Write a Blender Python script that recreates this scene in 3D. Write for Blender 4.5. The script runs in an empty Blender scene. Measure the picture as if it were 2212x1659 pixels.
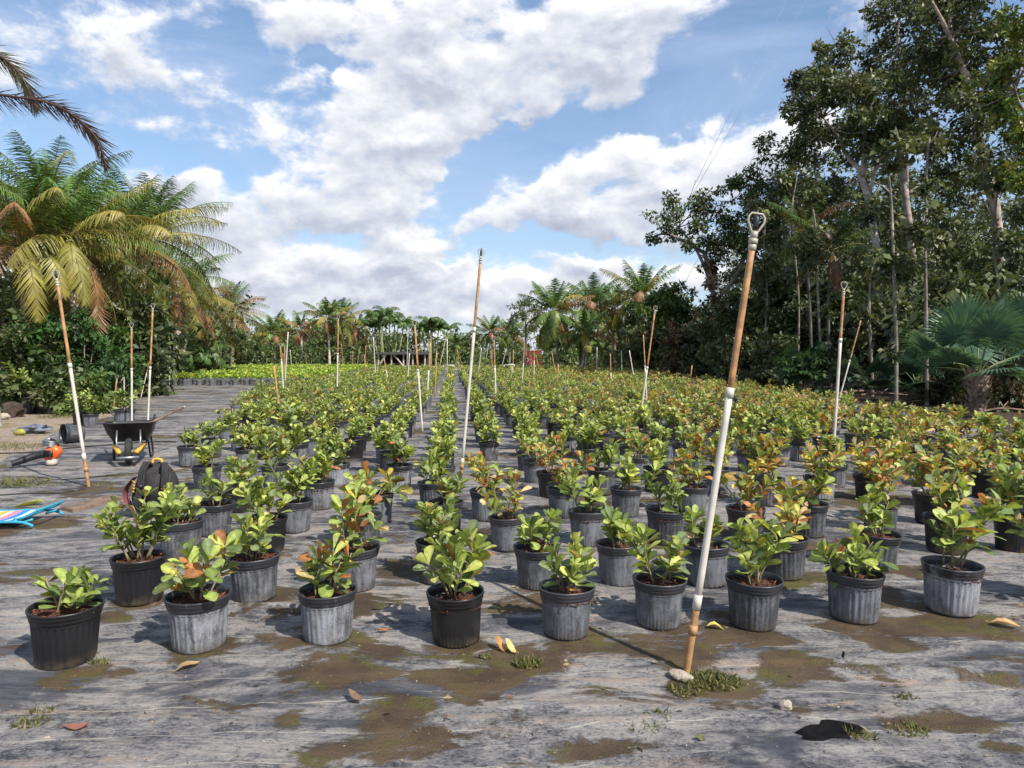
import bpy, math, random
import numpy as np
from math import radians, sin, cos, pi, sqrt, atan2

# ------------------------------------------------------------------ camera, sky, sun
SC = bpy.context.scene
COL = SC.collection
F = 1500.0                      # focal length in units of a 2212-wide frame
CAMH = 1.5
PITCH = math.atan((829.5 - 765.0) / F)
cam_d = bpy.data.cameras.new('camera')
cam = bpy.data.objects.new('camera', cam_d); COL.objects.link(cam)
cam.location = (0, 0, CAMH)
cam.rotation_euler = (pi / 2 - PITCH, 0, 0)
cam_d.sensor_width = 36.0
cam_d.lens = 36.0 * F / 2212.0
cam_d.clip_start = 0.05
cam_d.clip_end = 5000.0
SC.camera = cam
SC.view_settings.view_transform = 'Standard'
SC.view_settings.look = 'None'
SC.view_settings.gamma = 1.0
SC.view_settings.exposure = 0.45
SUN_AZ = radians(134.0)         # clockwise from +Y (straight ahead): behind and to the right
SUN_EL = radians(46.0)
SUNV = np.array([sin(SUN_AZ) * cos(SUN_EL), cos(SUN_AZ) * cos(SUN_EL), sin(SUN_EL)])
SKY_STR = 0.122
sun_d = bpy.data.lights.new('sun', 'SUN')
sun_d.energy = 5.0
sun_d.angle = radians(0.5)
sun_d.color = (1.0, 0.94, 0.84)
sun = bpy.data.objects.new('sun', sun_d); COL.objects.link(sun)
from mathutils import Vector, Matrix
sun.rotation_euler = Vector(SUNV).to_track_quat('Z', 'Y').to_euler()
sun.location = (30, -30, 40)

def pix_dir(px, py):
    x = (px - 1106.0) / F; y = -(py - 829.5) / F
    return np.array([x, cos(PITCH) + y * sin(PITCH), -sin(PITCH) + y * cos(PITCH)])
def gp(px, py, z=0.0):          # a point on the level z
    d = pix_dir(px, py); t = (z - CAMH) / d[2]
    return np.array([0, 0, CAMH]) + d * t
def dp(px, py, Y):              # a point at the distance Y
    d = pix_dir(px, py); t = Y / d[1]
    return np.array([0, 0, CAMH]) + d * t

class NT:                       # small helper for node trees
    def __init__(s, tree): s.t = tree; tree.nodes.clear()
    def n(s, typ, **kw):
        nd = s.t.nodes.new(typ)
        for k, v in kw.items(): setattr(nd, k, v)
        return nd
    def l(s, a, b): s.t.links.new(a, b)
    def put(s, sock, v):
        if hasattr(v, 'is_output') or isinstance(v, bpy.types.NodeSocket): s.l(v, sock)
        else: sock.default_value = v
    def m(s, op, a, b=None, c=None, clamp=False):
        nd = s.n('ShaderNodeMath', operation=op); nd.use_clamp = clamp
        s.put(nd.inputs[0], a)
        if b is not None: s.put(nd.inputs[1], b)
        if c is not None: s.put(nd.inputs[2], c)
        return nd.outputs[0]
    def vm(s, op, a, b=None):
        nd = s.n('ShaderNodeVectorMath', operation=op)
        s.put(nd.inputs[0], a)
        if b is not None: s.put(nd.inputs[1], b)
        return nd.outputs['Value'] if op in ('LENGTH', 'DOT_PRODUCT', 'DISTANCE') else nd.outputs[0]
    def mapr(s, v, a, b, c=0.0, d=1.0, smooth=True):
        nd = s.n('ShaderNodeMapRange'); nd.interpolation_type = 'SMOOTHSTEP' if smooth else 'LINEAR'
        s.put(nd.inputs[0], v); nd.inputs[1].default_value = a; nd.inputs[2].default_value = b
        nd.inputs[3].default_value = c; nd.inputs[4].default_value = d
        return nd.outputs[0]
    def noise(s, vec, scale, detail=4.0, rough=0.5, dist=0.0):
        nd = s.n('ShaderNodeTexNoise'); s.put(nd.inputs['Vector'], vec)
        nd.inputs['Scale'].default_value = scale; nd.inputs['Detail'].default_value = detail
        nd.inputs['Roughness'].default_value = rough; nd.inputs['Distortion'].default_value = dist
        return nd.outputs[0]
    def mix(s, f, a, b, blend='MIX'):
        nd = s.n('ShaderNodeMix', data_type='RGBA'); nd.blend_type = blend
        s.put(nd.inputs['Factor'], f)
        A = [i for i in nd.inputs if i.identifier == 'A_Color'][0]; B = [i for i in nd.inputs if i.identifier == 'B_Color'][0]
        s.put(A, a if not isinstance(a, tuple) else (*a, 1.0)[:4]); s.put(B, b if not isinstance(b, tuple) else (*b, 1.0)[:4])
        return [o for o in nd.outputs if o.identifier == 'Result_Color'][0]
    def ramp(s, f, stops, interp='LINEAR'):
        nd = s.n('ShaderNodeValToRGB'); nd.color_ramp.interpolation = interp
        e = nd.color_ramp.elements
        while len(e) < len(stops): e.new(0.5)
        for k, (p, c) in enumerate(stops): e[k].position = p; e[k].color = (*c, 1.0)
        s.put(nd.inputs[0], f)
        return nd.outputs[0]
    def scl(s, vec, xyz):
        return s.vm('MULTIPLY', vec, xyz)

# world: physical sky plus clouds that sit at fixed compass directions
CLOUDS = [  # (px, py, half width, half height, strength); negative strength keeps a gap of blue open
    (760, 60, 150, 60, .9), (900, 40, 200, 50, .8), (620, 90, 60, 60, .6), (860, 110, 130, 50, .7), (1000, 200, 110, 55, 1.0), (900, 190, 90, 40, .8),
    (700, 215, 130, 45, .9), (640, 280, 90, 60, .75), (760, 300, 130, 50, .8), (880, 270, 130, 50, .85),
    (1100, 60, 170, 75, .95), (1300, 60, 160, 80, 1.0), (1270, 170, 120, 60, .95), (1130, 150, 110, 55, .85), (1280, 225, 60, 24, .7), (1430, 60, 90, 60, .7),
    (1000, 265, 55, 32, 1.1), (960, 300, 80, 36, 1.0), (840, 325, 90, 36, 1.1), (760, 370, 110, 42, 1.05), (640, 400, 130, 42, 1.05), (900, 370, 120, 40, .9),
    (560, 430, 130, 45, 1.0), (420, 420, 90, 36, .9), (680, 460, 200, 45, .95), (480, 490, 150, 40, .9), (820, 440, 110, 40, .8), (920, 460, 70, 26, .7),
    (1420, 330, 60, 36, 1.25), (1330, 375, 110, 42, 1.3), (1210, 415, 100, 40, 1.25), (1110, 450, 90, 36, 1.15), (1030, 495, 70, 24, 1.0), (1400, 410, 170, 46, 1.0), (1250, 470, 170, 36, .85),
    (1560, 330, 70, 50, .95), (1520, 400, 120, 60, .85), (1400, 480, 150, 40, .7),
    (620, 570, 230, 38, .75), (880, 545, 120, 30, .8), (800, 610, 260, 36, .75), (1190, 585, 60, 18, 1.0), (1130, 625, 120, 26, .8), (1330, 590, 150, 30, .6), (560, 650, 260, 30, .6), (930, 680, 330, 26, .5), (1000, 570, 70, 22, .5),
    (260, 110, 150, 70, .62), (340, 150, 110, 46, .55), (150, 190, 90, 46, .4), (40, 320, 90, 30, .5), (60, 40, 120, 40, .3), (400, 40, 90, 40, .35),
    (1700, 330, 90, 90, .45), (1640, 200, 60, 60, .3),
    (720, 140, 60, 28, -1.1), (1150, 290, 150, 26, -1.0), (1080, 350, 90, 30, -.9), (1000, 420, 60, 40, -.9), (1010, 545, 80, 18, -.6), (350, 330, 160, 36, -.4), (560, 330, 60, 22, -.2), (1480, 230, 150, 50, -.8), (1060, 110, 50, 16, -.35), (1230, 545, 110, 20, -.5), (500, 150, 60, 120, -.3)]
W = bpy.data.worlds.new('World'); SC.world = W; W.use_nodes = True
W.cycles.sampling_method = 'MANUAL'; W.cycles.sample_map_resolution = 512
def build_world():
    t = NT(W.node_tree)
    out = t.n('ShaderNodeOutputWorld'); mixs = t.n('ShaderNodeMixShader')
    b1 = t.n('ShaderNodeBackground'); b2 = t.n('ShaderNodeBackground')
    sky = t.n('ShaderNodeTexSky', sky_type='NISHITA'); sky.sun_disc = False
    sky.sun_elevation = SUN_EL; sky.sun_rotation = SUN_AZ
    sky.air_density = 1.15; sky.dust_density = 0.6; sky.ozone_density = 3.5
    t.l(sky.outputs[0], b1.inputs[0]); b1.inputs[1].default_value = SKY_STR
    tc = t.n('ShaderNodeTexCoord'); d = t.vm('NORMALIZE', tc.outputs['Generated'])
    sx = t.n('ShaderNodeSeparateXYZ'); t.l(d, sx.inputs[0])
    az = t.m('ARCTAN2', sx.outputs[0], sx.outputs[1]); el = t.m('ARCSINE', sx.outputs[2])
    wp = t.n('ShaderNodeTexNoise'); t.l(d, wp.inputs['Vector']); wp.inputs['Scale'].default_value = 11.0; wp.inputs['Detail'].default_value = 5.0
    wsep = t.n('ShaderNodeSeparateXYZ'); t.l(wp.outputs['Color'], wsep.inputs[0])
    azw = t.m('ADD', az, t.m('MULTIPLY', t.m('SUBTRACT', wsep.outputs[0], .5), .15))
    elw = t.m('ADD', el, t.m('MULTIPLY', t.m('SUBTRACT', wsep.outputs[1], .5), .12))
    tot = None; hi = None
    for (px, py, hw, hh, s) in CLOUDS:
        v = pix_dir(px, py); v /= np.linalg.norm(v)
        a0 = atan2(v[0], v[1]); e0 = math.asin(v[2]); k = 1.0 / F * (v[1] ** 1.0)
        wa = hw * k * 1.0 / max(cos(e0), .3); we = hh * k
        ea = t.m('MULTIPLY', t.m('SUBTRACT', azw, a0), 1 / wa); ee = t.m('MULTIPLY', t.m('SUBTRACT', elw, e0), 1 / we)
        r2 = t.m('ADD', t.m('MULTIPLY', ea, ea), t.m('MULTIPLY', ee, ee))
        g = t.m('MULTIPLY', t.m('EXPONENT', t.m('MULTIPLY', r2, -0.85)), s)
        gh = t.m('MULTIPLY', g, ee)
        tot = g if tot is None else t.m('ADD', tot, g)
        hi = gh if hi is None else t.m('ADD', hi, gh)
    q = t.scl(d, (1.0, 1.0, 1.7))
    n1 = t.noise(q, 8.5, 9.0, .58, .15)
    n2 = t.noise(t.vm('ADD', q, (0.008, -0.004, 0.026)), 8.5, 8.0, .57, .15)
    n3 = t.noise(t.vm('ADD', q, (3.0, 1.0, 2.0)), 2.6, 3.0, .5)
    nf = t.noise(t.scl(d, (1.0, 1.0, 3.4)), 2.2, 8.0, .62, .6)            # cirrus veil
    back = t.mapr(sx.outputs[1], 0.25, -0.2, 0.0, .55)                     # ordinary broken cloud outside the view
    T = t.m('MINIMUM', t.m('SUBTRACT', 1.0, t.m('EXPONENT', t.m('MULTIPLY', t.m('MULTIPLY', t.m('SIGN', tot), t.m('POWER', t.m('ABSOLUTE', tot), 1.0)), -1.15))), .86)
    low = t.m('MULTIPLY', t.m('MULTIPLY', t.mapr(el, .19, .10), t.mapr(el, -.02, .05)), .42)
    dens = t.m('ADD', t.m('ADD', t.m('ADD', t.m('ADD', t.m('MULTIPLY', T, 1.5), .20), low), t.m('MULTIPLY', t.m('SUBTRACT', n1, .5), 5.0)), back)
    dens = t.m('ADD', dens, t.m('MULTIPLY', t.m('SUBTRACT', t.noise(q, 26.0, 6.0, .6, .3), .5), .8))
    dens = t.m('ADD', dens, t.m('MULTIPLY', t.m('SUBTRACT', n3, .5), 1.0))
    mask = t.mapr(dens, .18, 1.26)
    veil = t.m('MULTIPLY', t.mapr(nf, .36, .70), .62)
    hz = t.mapr(el, .30, .0, 0.0, .62)
    veil = t.m('MAXIMUM', veil, hz)
    a = t.m('MAXIMUM', mask, veil, clamp=True)
    # thick cores seen from below are greyer, the upper and outer parts are white
    relief = t.m('MULTIPLY', t.m('SUBTRACT', n1, n2), 2.5)
    core = t.m('MULTIPLY', t.mapr(dens, .9, 1.9), -.26)
    top = t.m('MULTIPLY', t.m('DIVIDE', hi, t.m('ADD', t.m('ABSOLUTE', tot), .35)), .48)
    lit = t.m('ADD', t.m('ADD', t.m('ADD', .71, core), relief), top, clamp=True)
    colr = t.ramp(lit, [(0.0, (.46, .505, .63)), (.30, (.60, .65, .77)), (.58, (.82, .85, .92)), (.95, (1.14, 1.14, 1.14))])
    veilc = (.52, .65, .93)
    vc = t.mix(mask, veilc, colr)
    t.l(vc, b2.inputs[0]); b2.inputs[1].default_value = 0.72
    t.l(a, mixs.inputs[0]); t.l(b1.outputs[0], mixs.inputs[1]); t.l(b2.outputs[0], mixs.inputs[2])
    t.l(mixs.outputs[0], out.inputs[0])
build_world()

# ------------------------------------------------------------------ mesh helpers
def nrm(a, axis=-1): return a / (np.linalg.norm(a, axis=axis, keepdims=True) + 1e-9)
class G:
    """collects geometry; build() links it as one mesh object"""
    def __init__(s): s.V = []; s.Q = []; s.T = []; s.C = []; s.n = 0
    def add(s, v, q=None, t=None, col=(1, 1, 1)):
        v = np.asarray(v, float).reshape(-1, 3)
        c = np.asarray(col, float)
        if c.ndim == 1: c = np.tile(c[:3], (len(v), 1))
        if q is not None and len(q): s.Q.append(np.asarray(q, np.int64).reshape(-1, 4) + s.n)
        if t is not None and len(t): s.T.append(np.asarray(t, np.int64).reshape(-1, 3) + s.n)
        s.V.append(v); s.C.append(c); s.n += len(v)
        return s
    def tube(s, pts, rad, n=8, col=(1, 1, 1), cap=True):
        pts = np.asarray(pts, float); m = len(pts)
        rad = np.full(m, rad, float) if np.isscalar(rad) else np.asarray(rad, float)
        tan = nrm(np.gradient(pts, axis=0)); up = np.array([0, 0, 1.0])
        if abs(tan[0] @ up) > .9: up = np.array([1.0, 0, 0])
        x = nrm(np.cross(up, tan[0])); X = []
        for k in range(m):
            x = nrm(x - tan[k] * (x @ tan[k])); X.append(x)
        X = np.array(X); Y = np.cross(tan, X)
        a = np.arange(n) * 2 * pi / n
        v = pts[:, None] + (X[:, None] * np.cos(a)[None, :, None] + Y[:, None] * np.sin(a)[None, :, None]) * rad[:, None, None]
        i = np.arange(m - 1)[:, None] * n; j = np.arange(n)[None]; j2 = (j + 1) % n
        q = np.stack([i + j, i + j2, i + n + j2, i + n + j], -1).reshape(-1, 4)
        v = v.reshape(-1, 3); t = []
        if cap:
            v = np.vstack([v, pts[0], pts[-1]]); b = m * n
            for k in range(n):
                t.append((b, (k + 1) % n, k)); t.append((b + 1, (m - 1) * n + k, (m - 1) * n + (k + 1) % n))
        if np.ndim(col) == 2: col = np.repeat(col, n, 0) if not cap else np.vstack([np.repeat(col, n, 0), col[:1], col[-1:]])
        return s.add(v, q, t, col)
    def lathe(s, prof, n=24, col=(1, 1, 1), c=(0, 0, 0), wob=None):
        prof = np.asarray(prof, float); m = len(prof); a = np.arange(n) * 2 * pi / n
        r = prof[:, 0][:, None] * np.ones(n)[None]
        if wob is not None: r = r + wob(np.arange(m)[:, None], a[None])
        v = np.stack([r * np.cos(a), r * np.sin(a), prof[:, 1][:, None] * np.ones(n)[None]], -1) + np.asarray(c)
        i = np.arange(m - 1)[:, None] * n; j = np.arange(n)[None]; j2 = (j + 1) % n
        return s.add(v, np.stack([i + j, i + j2, i + n + j2, i + n + j], -1), None, col)
    def box(s, c, d, R=None, col=(1, 1, 1)):
        v = np.array([(x, y, z) for x in (-.5, .5) for y in (-.5, .5) for z in (-.5, .5)]) * np.asarray(d)
        if R is not None: v = v @ np.asarray(R).T
        return s.add(v + np.asarray(c), [(0, 1, 3, 2), (4, 6, 7, 5), (0, 4, 5, 1), (2, 3, 7, 6), (0, 2, 6, 4), (1, 5, 7, 3)], None, col)
    def leaves(s, P, D, N, L, Wd, col, tpl, rib=0.0):
        """many copies of a small leaf template: P base, D direction, N face normal"""
        tv, tq = tpl; P = np.asarray(P, float); k = len(P)
        if k == 0: return s
        D = nrm(np.asarray(D, float)); N = np.asarray(N, float); N = nrm(N - D * (N * D).sum(-1, keepdims=True)); S = np.cross(D, N)
        L = np.broadcast_to(np.asarray(L, float), (k,)); Wd = np.broadcast_to(np.asarray(Wd, float), (k,))
        v = (P[:, None] + D[:, None] * (tv[None, :, 0:1] * L[:, None, None]) + S[:, None] * (tv[None, :, 1:2] * Wd[:, None, None])
             + N[:, None] * (tv[None, :, 2:3] * L[:, None, None]))
        q = (tq[None] + (np.arange(k) * len(tv))[:, None, None]).reshape(-1, 4)
        c = np.repeat(np.broadcast_to(np.asarray(col, float), (k, 3)), len(tv), 0)
        if rib: m = np.tile(np.arange(len(tv)) % 3 == 1, k); c = c.copy(); c[m] = c[m] * (1 + rib) + np.array([.05, .05, .01]) * rib; c[~m] *= (1 - rib * .25)
        return s.add(v.reshape(-1, 3), q, None, c)
    def merged(s):
        return (np.vstack(s.V), np.vstack(s.Q) if s.Q else np.zeros((0, 4), np.int64),
                np.vstack(s.T) if s.T else np.zeros((0, 3), np.int64), np.vstack(s.C))
    def addto(s, g, M=None, off=(0, 0, 0), tint=1.0):
        v, q, t, c = g
        if M is not None: v = v @ np.asarray(M).T
        return s.add(v + np.asarray(off), q, t, c * tint)
    def mesh(s, name, mat, smooth=True):
        v, q, t, c = s.merged(); me = bpy.data.meshes.new(name)
        me.vertices.add(len(v)); me.vertices.foreach_set('co', v.astype(np.float32).ravel())
        nl = len(q) * 4 + len(t) * 3
        me.loops.add(nl); me.loops.foreach_set('vertex_index', np.concatenate([q.ravel(), t.ravel()]).astype(np.int32))
        npoly = len(q) + len(t); me.polygons.add(npoly)
        st = np.concatenate([np.arange(len(q)) * 4, len(q) * 4 + np.arange(len(t)) * 3]).astype(np.int32)
        me.polygons.foreach_set('loop_start', st)
        me.polygons.foreach_set('use_smooth', np.full(npoly, smooth, bool))
        at = me.color_attributes.new('Col', 'FLOAT_COLOR', 'POINT')
        at.data.foreach_set('color', np.hstack([c, np.ones((len(c), 1))]).astype(np.float32).ravel())
        me.update(calc_edges=True); me.validate()
        me.materials.append(mat)
        return me
    def build(s, name, mat, parent=None, smooth=True):
        return link(name, s.mesh(name, mat, smooth), parent)
def link(name, me, parent=None):
    o = bpy.data.objects.new(name, me); COL.objects.link(o)
    if parent is not None: o.parent = parent
    return o
def tag(o, label=None, cat=None, group=None, kind=None):
    if label: o['label'] = label
    if cat: o['category'] = cat
    if group: o['group'] = group
    if kind: o['kind'] = kind
    return o
def thing(name, label, cat, loc=(0, 0, 0), rz=0.0, group=None, scale=1.0):
    o = bpy.data.objects.new(name, None); COL.objects.link(o); o.empty_display_size = .1
    o.location = loc; o.rotation_euler = (0, 0, rz); o.scale = (scale,) * 3
    return tag(o, label, cat, group)
def rot(axis, a):
    return np.array(Matrix.Rotation(a, 3, Vector(axis)))
def bez(pts, n=12):
    """smooth curve through points"""
    P = [np.asarray(p, float) for p in pts]; P = [2 * P[0] - P[1]] + P + [2 * P[-1] - P[-2]]; out = []
    for k in range(1, len(P) - 2):
        for u in np.linspace(0, 1, n, endpoint=(k == len(P) - 3)):
            a, b, c, d = P[k - 1:k + 3]
            out.append(.5 * ((2 * b) + (c - a) * u + (2 * a - 5 * b + 4 * c - d) * u * u + (-a + 3 * b - 3 * c + d) * u ** 3))
    return np.array(out)

def strip_tpl(ts, ws, fold=0.0, curl=0.0):
    """leaf with a midrib: three points per station"""
    v = []; q = []
    for t, w in zip(ts, ws):
        n = curl * t * t
        v += [(t, -w * .5, n + fold * w), (t, 0, n), (t, w * .5, n + fold * w)]
    for k in range(len(ts) - 1):
        a = 3 * k; q += [(a, a + 1, a + 4, a + 3), (a + 1, a + 2, a + 5, a + 4)]
    return np.array(v, float), np.array(q)
LEAF_HI = strip_tpl([0, .12, .35, .6, .8, .93, 1], [.08, .16, .52, .92, 1.0, .68, .22], .10, -.12)
LEAF_HI2 = strip_tpl([0, .12, .35, .6, .8, .93, 1], [.08, .16, .50, .90, 1.0, .72, .26], .26, .10)
LEAF_HI3 = strip_tpl([0, .12, .35, .6, .8, .93, 1], [.08, .18, .56, .95, 1.0, .66, .2], .02, -.34)
LEAF_MID = strip_tpl([0, .4, .8, 1], [.1, .7, 1.0, .35], .10, -.12)
LEAF_LOW = (np.array([(0, 0, 0), (.5, -.42, .03), (1, 0, -.08), (.5, .42, .03)], float), np.array([(0, 1, 2, 3)]))
LEAF_TREE = (np.array([(0, 0, 0), (.45, -.5, .05), (1, -.1, -.1), (.5, .45, .08)], float), np.array([(0, 1, 2, 3)]))
BLADE = (np.array([(0, -.5, 0), (0, .5, 0), (.5, -.42, -.05), (.5, .42, -.05), (1, -.06, -.22), (1, .06, -.22)], float),
         np.array([(0, 1, 3, 2), (2, 3, 5, 4)]))
BLADE_DROOP = (np.array([(0, -.5, 0), (0, .5, 0), (.45, -.42, -.10), (.45, .42, -.10), (.85, -.06, -.5), (.85, .06, -.5)], float),
               np.array([(0, 1, 3, 2), (2, 3, 5, 4)]))

# ------------------------------------------------------------------ materials
def new_mat(name):
    m = bpy.data.materials.new(name); m.use_nodes = True
    t = NT(m.node_tree); out = t.n('ShaderNodeOutputMaterial'); b = t.n('ShaderNodeBsdfPrincipled')
    t.l(b.outputs[0], out.inputs[0])
    return m, t, b, out
def col_attr(t):
    a = t.n('ShaderNodeVertexColor'); a.layer_name = 'Col'; return a.outputs[0]
def obj_co(t): return t.n('ShaderNodeTexCoord').outputs['Object']
def bump(t, b, h, strength=.3, dist=.01):
    bm = t.n('ShaderNodeBump'); bm.inputs['Strength'].default_value = strength; bm.inputs['Distance'].default_value = dist
    t.put(bm.inputs['Height'], h); t.l(bm.outputs[0], b.inputs['Normal'])
def leaf_mat(name, rough=.42, trans=.28, var=.25, scale=14.0, spec=.4):
    m, t, b, out = new_mat(name); c = col_attr(t); co = obj_co(t)
    n = t.noise(co, scale, 3.0)
    c2 = t.mix(t.mapr(n, .3, .7), t.mix(1.0, c, (1 - var,) * 3, 'MULTIPLY'), t.mix(1.0, c, (1 + var, 1 + var, 1 + var * .6), 'MULTIPLY'))
    if name == 'clusia_leaf':
        sp_ = t.mapr(t.noise(co, 75.0, 3.0, .6), .62, .72); c2 = t.mix(t.m('MULTIPLY', sp_, .55), c2, (.22, .15, .05))
        dust = t.mapr(t.noise(co, 22.0, 6.0, .65), .5, .7); c2 = t.mix(t.m('MULTIPLY', dust, .22), c2, (.36, .38, .26))
    t.l(c2, b.inputs['Base Color']); b.inputs['Roughness'].default_value = rough; b.inputs['Specular IOR Level'].default_value = spec
    tr = t.n('ShaderNodeBsdfTranslucent'); t.l(t.mix(1.0, c2, (1.25, 1.2, .55), 'MULTIPLY'), tr.inputs[0])
    mx = t.n('ShaderNodeMixShader'); mx.inputs[0].default_value = trans
    t.l(b.outputs[0], mx.inputs[1]); t.l(tr.outputs[0], mx.inputs[2]); t.l(mx.outputs[0], out.inputs[0])
    return m
def plain(name, col, rough=.5, var=.2, scale=8.0, metal=0.0, bumpy=0.0, spec=.5, dirt=None, dirt_scale=3.0, dirt_lo=.52):
    m, t, b, out = new_mat(name); co = obj_co(t); n = t.noise(co, scale, 6.0, .6)
    c = t.mix(t.mapr(n, .3, .7), tuple(x * (1 - var) for x in col), tuple(min(x * (1 + var), .95) for x in col))
    if dirt is not None:
        c = t.mix(t.mapr(t.noise(co, dirt_scale, 8.0, .65), dirt_lo, dirt_lo + .14), c, dirt)
    t.l(c, b.inputs['Base Color']); b.inputs['Roughness'].default_value = rough; b.inputs['Metallic'].default_value = metal
    b.inputs['Specular IOR Level'].default_value = spec
    if bumpy: bump(t, b, t.noise(co, scale * 3, 6.0, .6), bumpy, .01)
    return m
def vcol(name, rough=.6, scale=20.0, var=.2, bumpy=0.0, spec=.4):
    m, t, b, out = new_mat(name); c = col_attr(t); co = obj_co(t); n = t.noise(co, scale, 6.0, .6)
    f = t.mapr(n, .3, .7)
    t.l(t.mix(f, t.mix(1.0, c, (1 - var,) * 3, 'MULTIPLY'), t.mix(1.0, c, (1 + var,) * 3, 'MULTIPLY')), b.inputs['Base Color'])
    b.inputs['Roughness'].default_value = rough; b.inputs['Specular IOR Level'].default_value = spec
    if bumpy: bump(t, b, t.noise(co, scale * 2, 6.0, .6), bumpy, .02)
    return m
def pot_mat(name, lo, hi, amount, ribs=True):
    """black plastic with chalky weathering that runs in vertical streaks"""
    m, t, b, out = new_mat(name); co = obj_co(t)
    rnd = t.n('ShaderNodeObjectInfo').outputs['Random']
    off = t.n('ShaderNodeCombineXYZ'); t.l(t.m('MULTIPLY', rnd, 37.0), off.inputs[0]); t.l(t.m('MULTIPLY', rnd, 11.0), off.inputs[2])
    p = t.vm('ADD', co, off.outputs[0])
    st = t.noise(t.scl(p, (9.0, 9.0, 1.2)), 3.2, 8.0, .68)
    bl = t.noise(p, 9.0, 8.0, .65)
    sp = t.noise(p, 90.0, 4.0, .7)
    sz = t.n('ShaderNodeSeparateXYZ'); t.l(co, sz.inputs[0])
    band = t.mapr(sz.outputs[2], .20, .225, 0.0, -.22)                   # the rim stays blacker
    f = t.m('ADD', t.m('ADD', t.m('ADD', t.m('MULTIPLY', st, .55), t.m('MULTIPLY', bl, .45)), t.m('MULTIPLY', t.m('SUBTRACT', sp, .5), .3)), t.m('MULTIPLY', t.m('SUBTRACT', rnd, .5), .14))
    f = t.m('ADD', t.m('ADD', f, band), amount - .5)
    k = t.mapr(f, .36, .68)
    scr = t.noise(t.scl(p, (22.0, 22.0, 2.2)), 2.4, 5.0, .7, 1.5)
    k = t.m('MULTIPLY', k, t.mapr(scr, .34, .42, .25, 1.0))
    c = t.mix(k, lo, hi)
    mud = t.m('MULTIPLY', t.mapr(sz.outputs[2], .075, .0), t.mapr(t.noise(p, 16.0, 5.0, .6), .36, .6))
    c = t.mix(t.m('MULTIPLY', mud, .85), c, (.075, .058, .042))
    t.l(c, b.inputs['Base Color']); b.inputs['Roughness'].default_value = .5
    t.l(t.mapr(k, 0, 1, .38, .75), b.inputs['Roughness'])
    bump(t, b, t.m('ADD', t.noise(p, 50.0, 5.0, .6), st), .2, .004)
    return m
M = {}
M['clusia'] = leaf_mat('clusia_leaf', .50, .30, .24, 40.0, .28)
M['palm'] = leaf_mat('palm_leaf', .45, .25, .2, 2.0)
M['tree_leaf'] = leaf_mat('tree_leaf', .45, .22, .3, .8)
M['bush_leaf'] = leaf_mat('bush_leaf', .5, .25, .3, 1.2)
M['grass'] = leaf_mat('weed_leaf', .6, .25, .2, 20.0)
M['stem'] = vcol('stem', .7, 40.0, .2)
M['bark'] = vcol('bark', .9, 3.0, .45, .6)
M['bark_dark'] = plain('dark_bark', (.05, .033, .025), .95, .5, 6.0, bumpy=.8)
M['pot_black'] = pot_mat('black_pot_plastic', (.012, .012, .014), (.10, .10, .11), .22)
M['pot_grey'] = pot_mat('grey_pot_plastic', (.035, .037, .045), (.175, .182, .208), .48)
M['pot_white'] = pot_mat('chalky_pot_plastic', (.028, .029, .034), (.245, .252, .282), .54)
M['pot_smooth'] = pot_mat('smooth_pot_plastic', (.04, .042, .05), (.160, .168, .196), .52)
M['mulch'] = vcol('bark_mulch', .9, 60.0, .45, .8)
M['pvc'] = plain('white_pvc', (.52, .49, .43), .5, .1, 12.0, dirt=(.40, .30, .19), dirt_scale=9.0, dirt_lo=.60)
M['tan'] = plain('rust_stained_pipe', (.36, .19, .08), .6, .35, 14.0, dirt=(.46, .34, .22), dirt_scale=6.0, dirt_lo=.56)
M['yoke'] = plain('yellowed_plastic', (.36, .33, .25), .4, .15, 20.0)
M['black'] = plain('black_plastic', (.014, .014, .016), .42, .3, 20.0)
M['rubber'] = plain('black_rubber', (.02, .02, .02), .8, .3, 30.0, dirt=(.09, .08, .07), dirt_scale=12.0, dirt_lo=.56)
M['yellow'] = plain('yellow_paint', (.62, .33, .03), .5, .15, 10.0, dirt=(.2, .13, .06), dirt_scale=14.0, dirt_lo=.60)
M['steel'] = plain('grey_steel', (.30, .31, .33), .4, .15, 20.0, metal=.7, dirt=(.15, .11, .08), dirt_scale=14.0, dirt_lo=.58)
M['orange'] = plain('orange_plastic', (.75, .12, .02), .4, .15, 14.0, dirt=(.2, .06, .03), dirt_scale=12.0, dirt_lo=.60)
M['wood'] = plain('weathered_wood', (.16, .11, .08), .85, .4, 12.0, bumpy=.4)
M['wood_pale'] = plain('pale_wood', (.40, .36, .31), .85, .3, 8.0, bumpy=.3)
M['turq'] = plain('turquoise_paint', (.03, .27, .40), .45, .15, 10.0)
M['cloth'] = plain('black_fabric', (.018, .017, .019), .8, .4, 18.0, bumpy=.6)
M['mesh'] = vcol('fabric', .8, 60.0, .15, .3)
M['red'] = plain('red_paint', (.26, .04, .035), .6, .25, 2.0, dirt=(.2, .03, .03), dirt_scale=2.0, dirt_lo=.56)
M['roof'] = plain('dark_roofing', (.03, .027, .025), .85, .4, 2.0)
M['rock'] = plain('limestone', (.36, .31, .25), .9, .25, 30.0, bumpy=.8)
M['vc'] = vcol('painted', .6, 20.0, .12)
M['tarp'] = plain('grey_tarp', (.12, .135, .165), .55, .4, 8.0, bumpy=.5)
M['tower'] = plain('galvanised_steel', (.20, .22, .26), .5, .15, 1.0, metal=.4)

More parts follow.
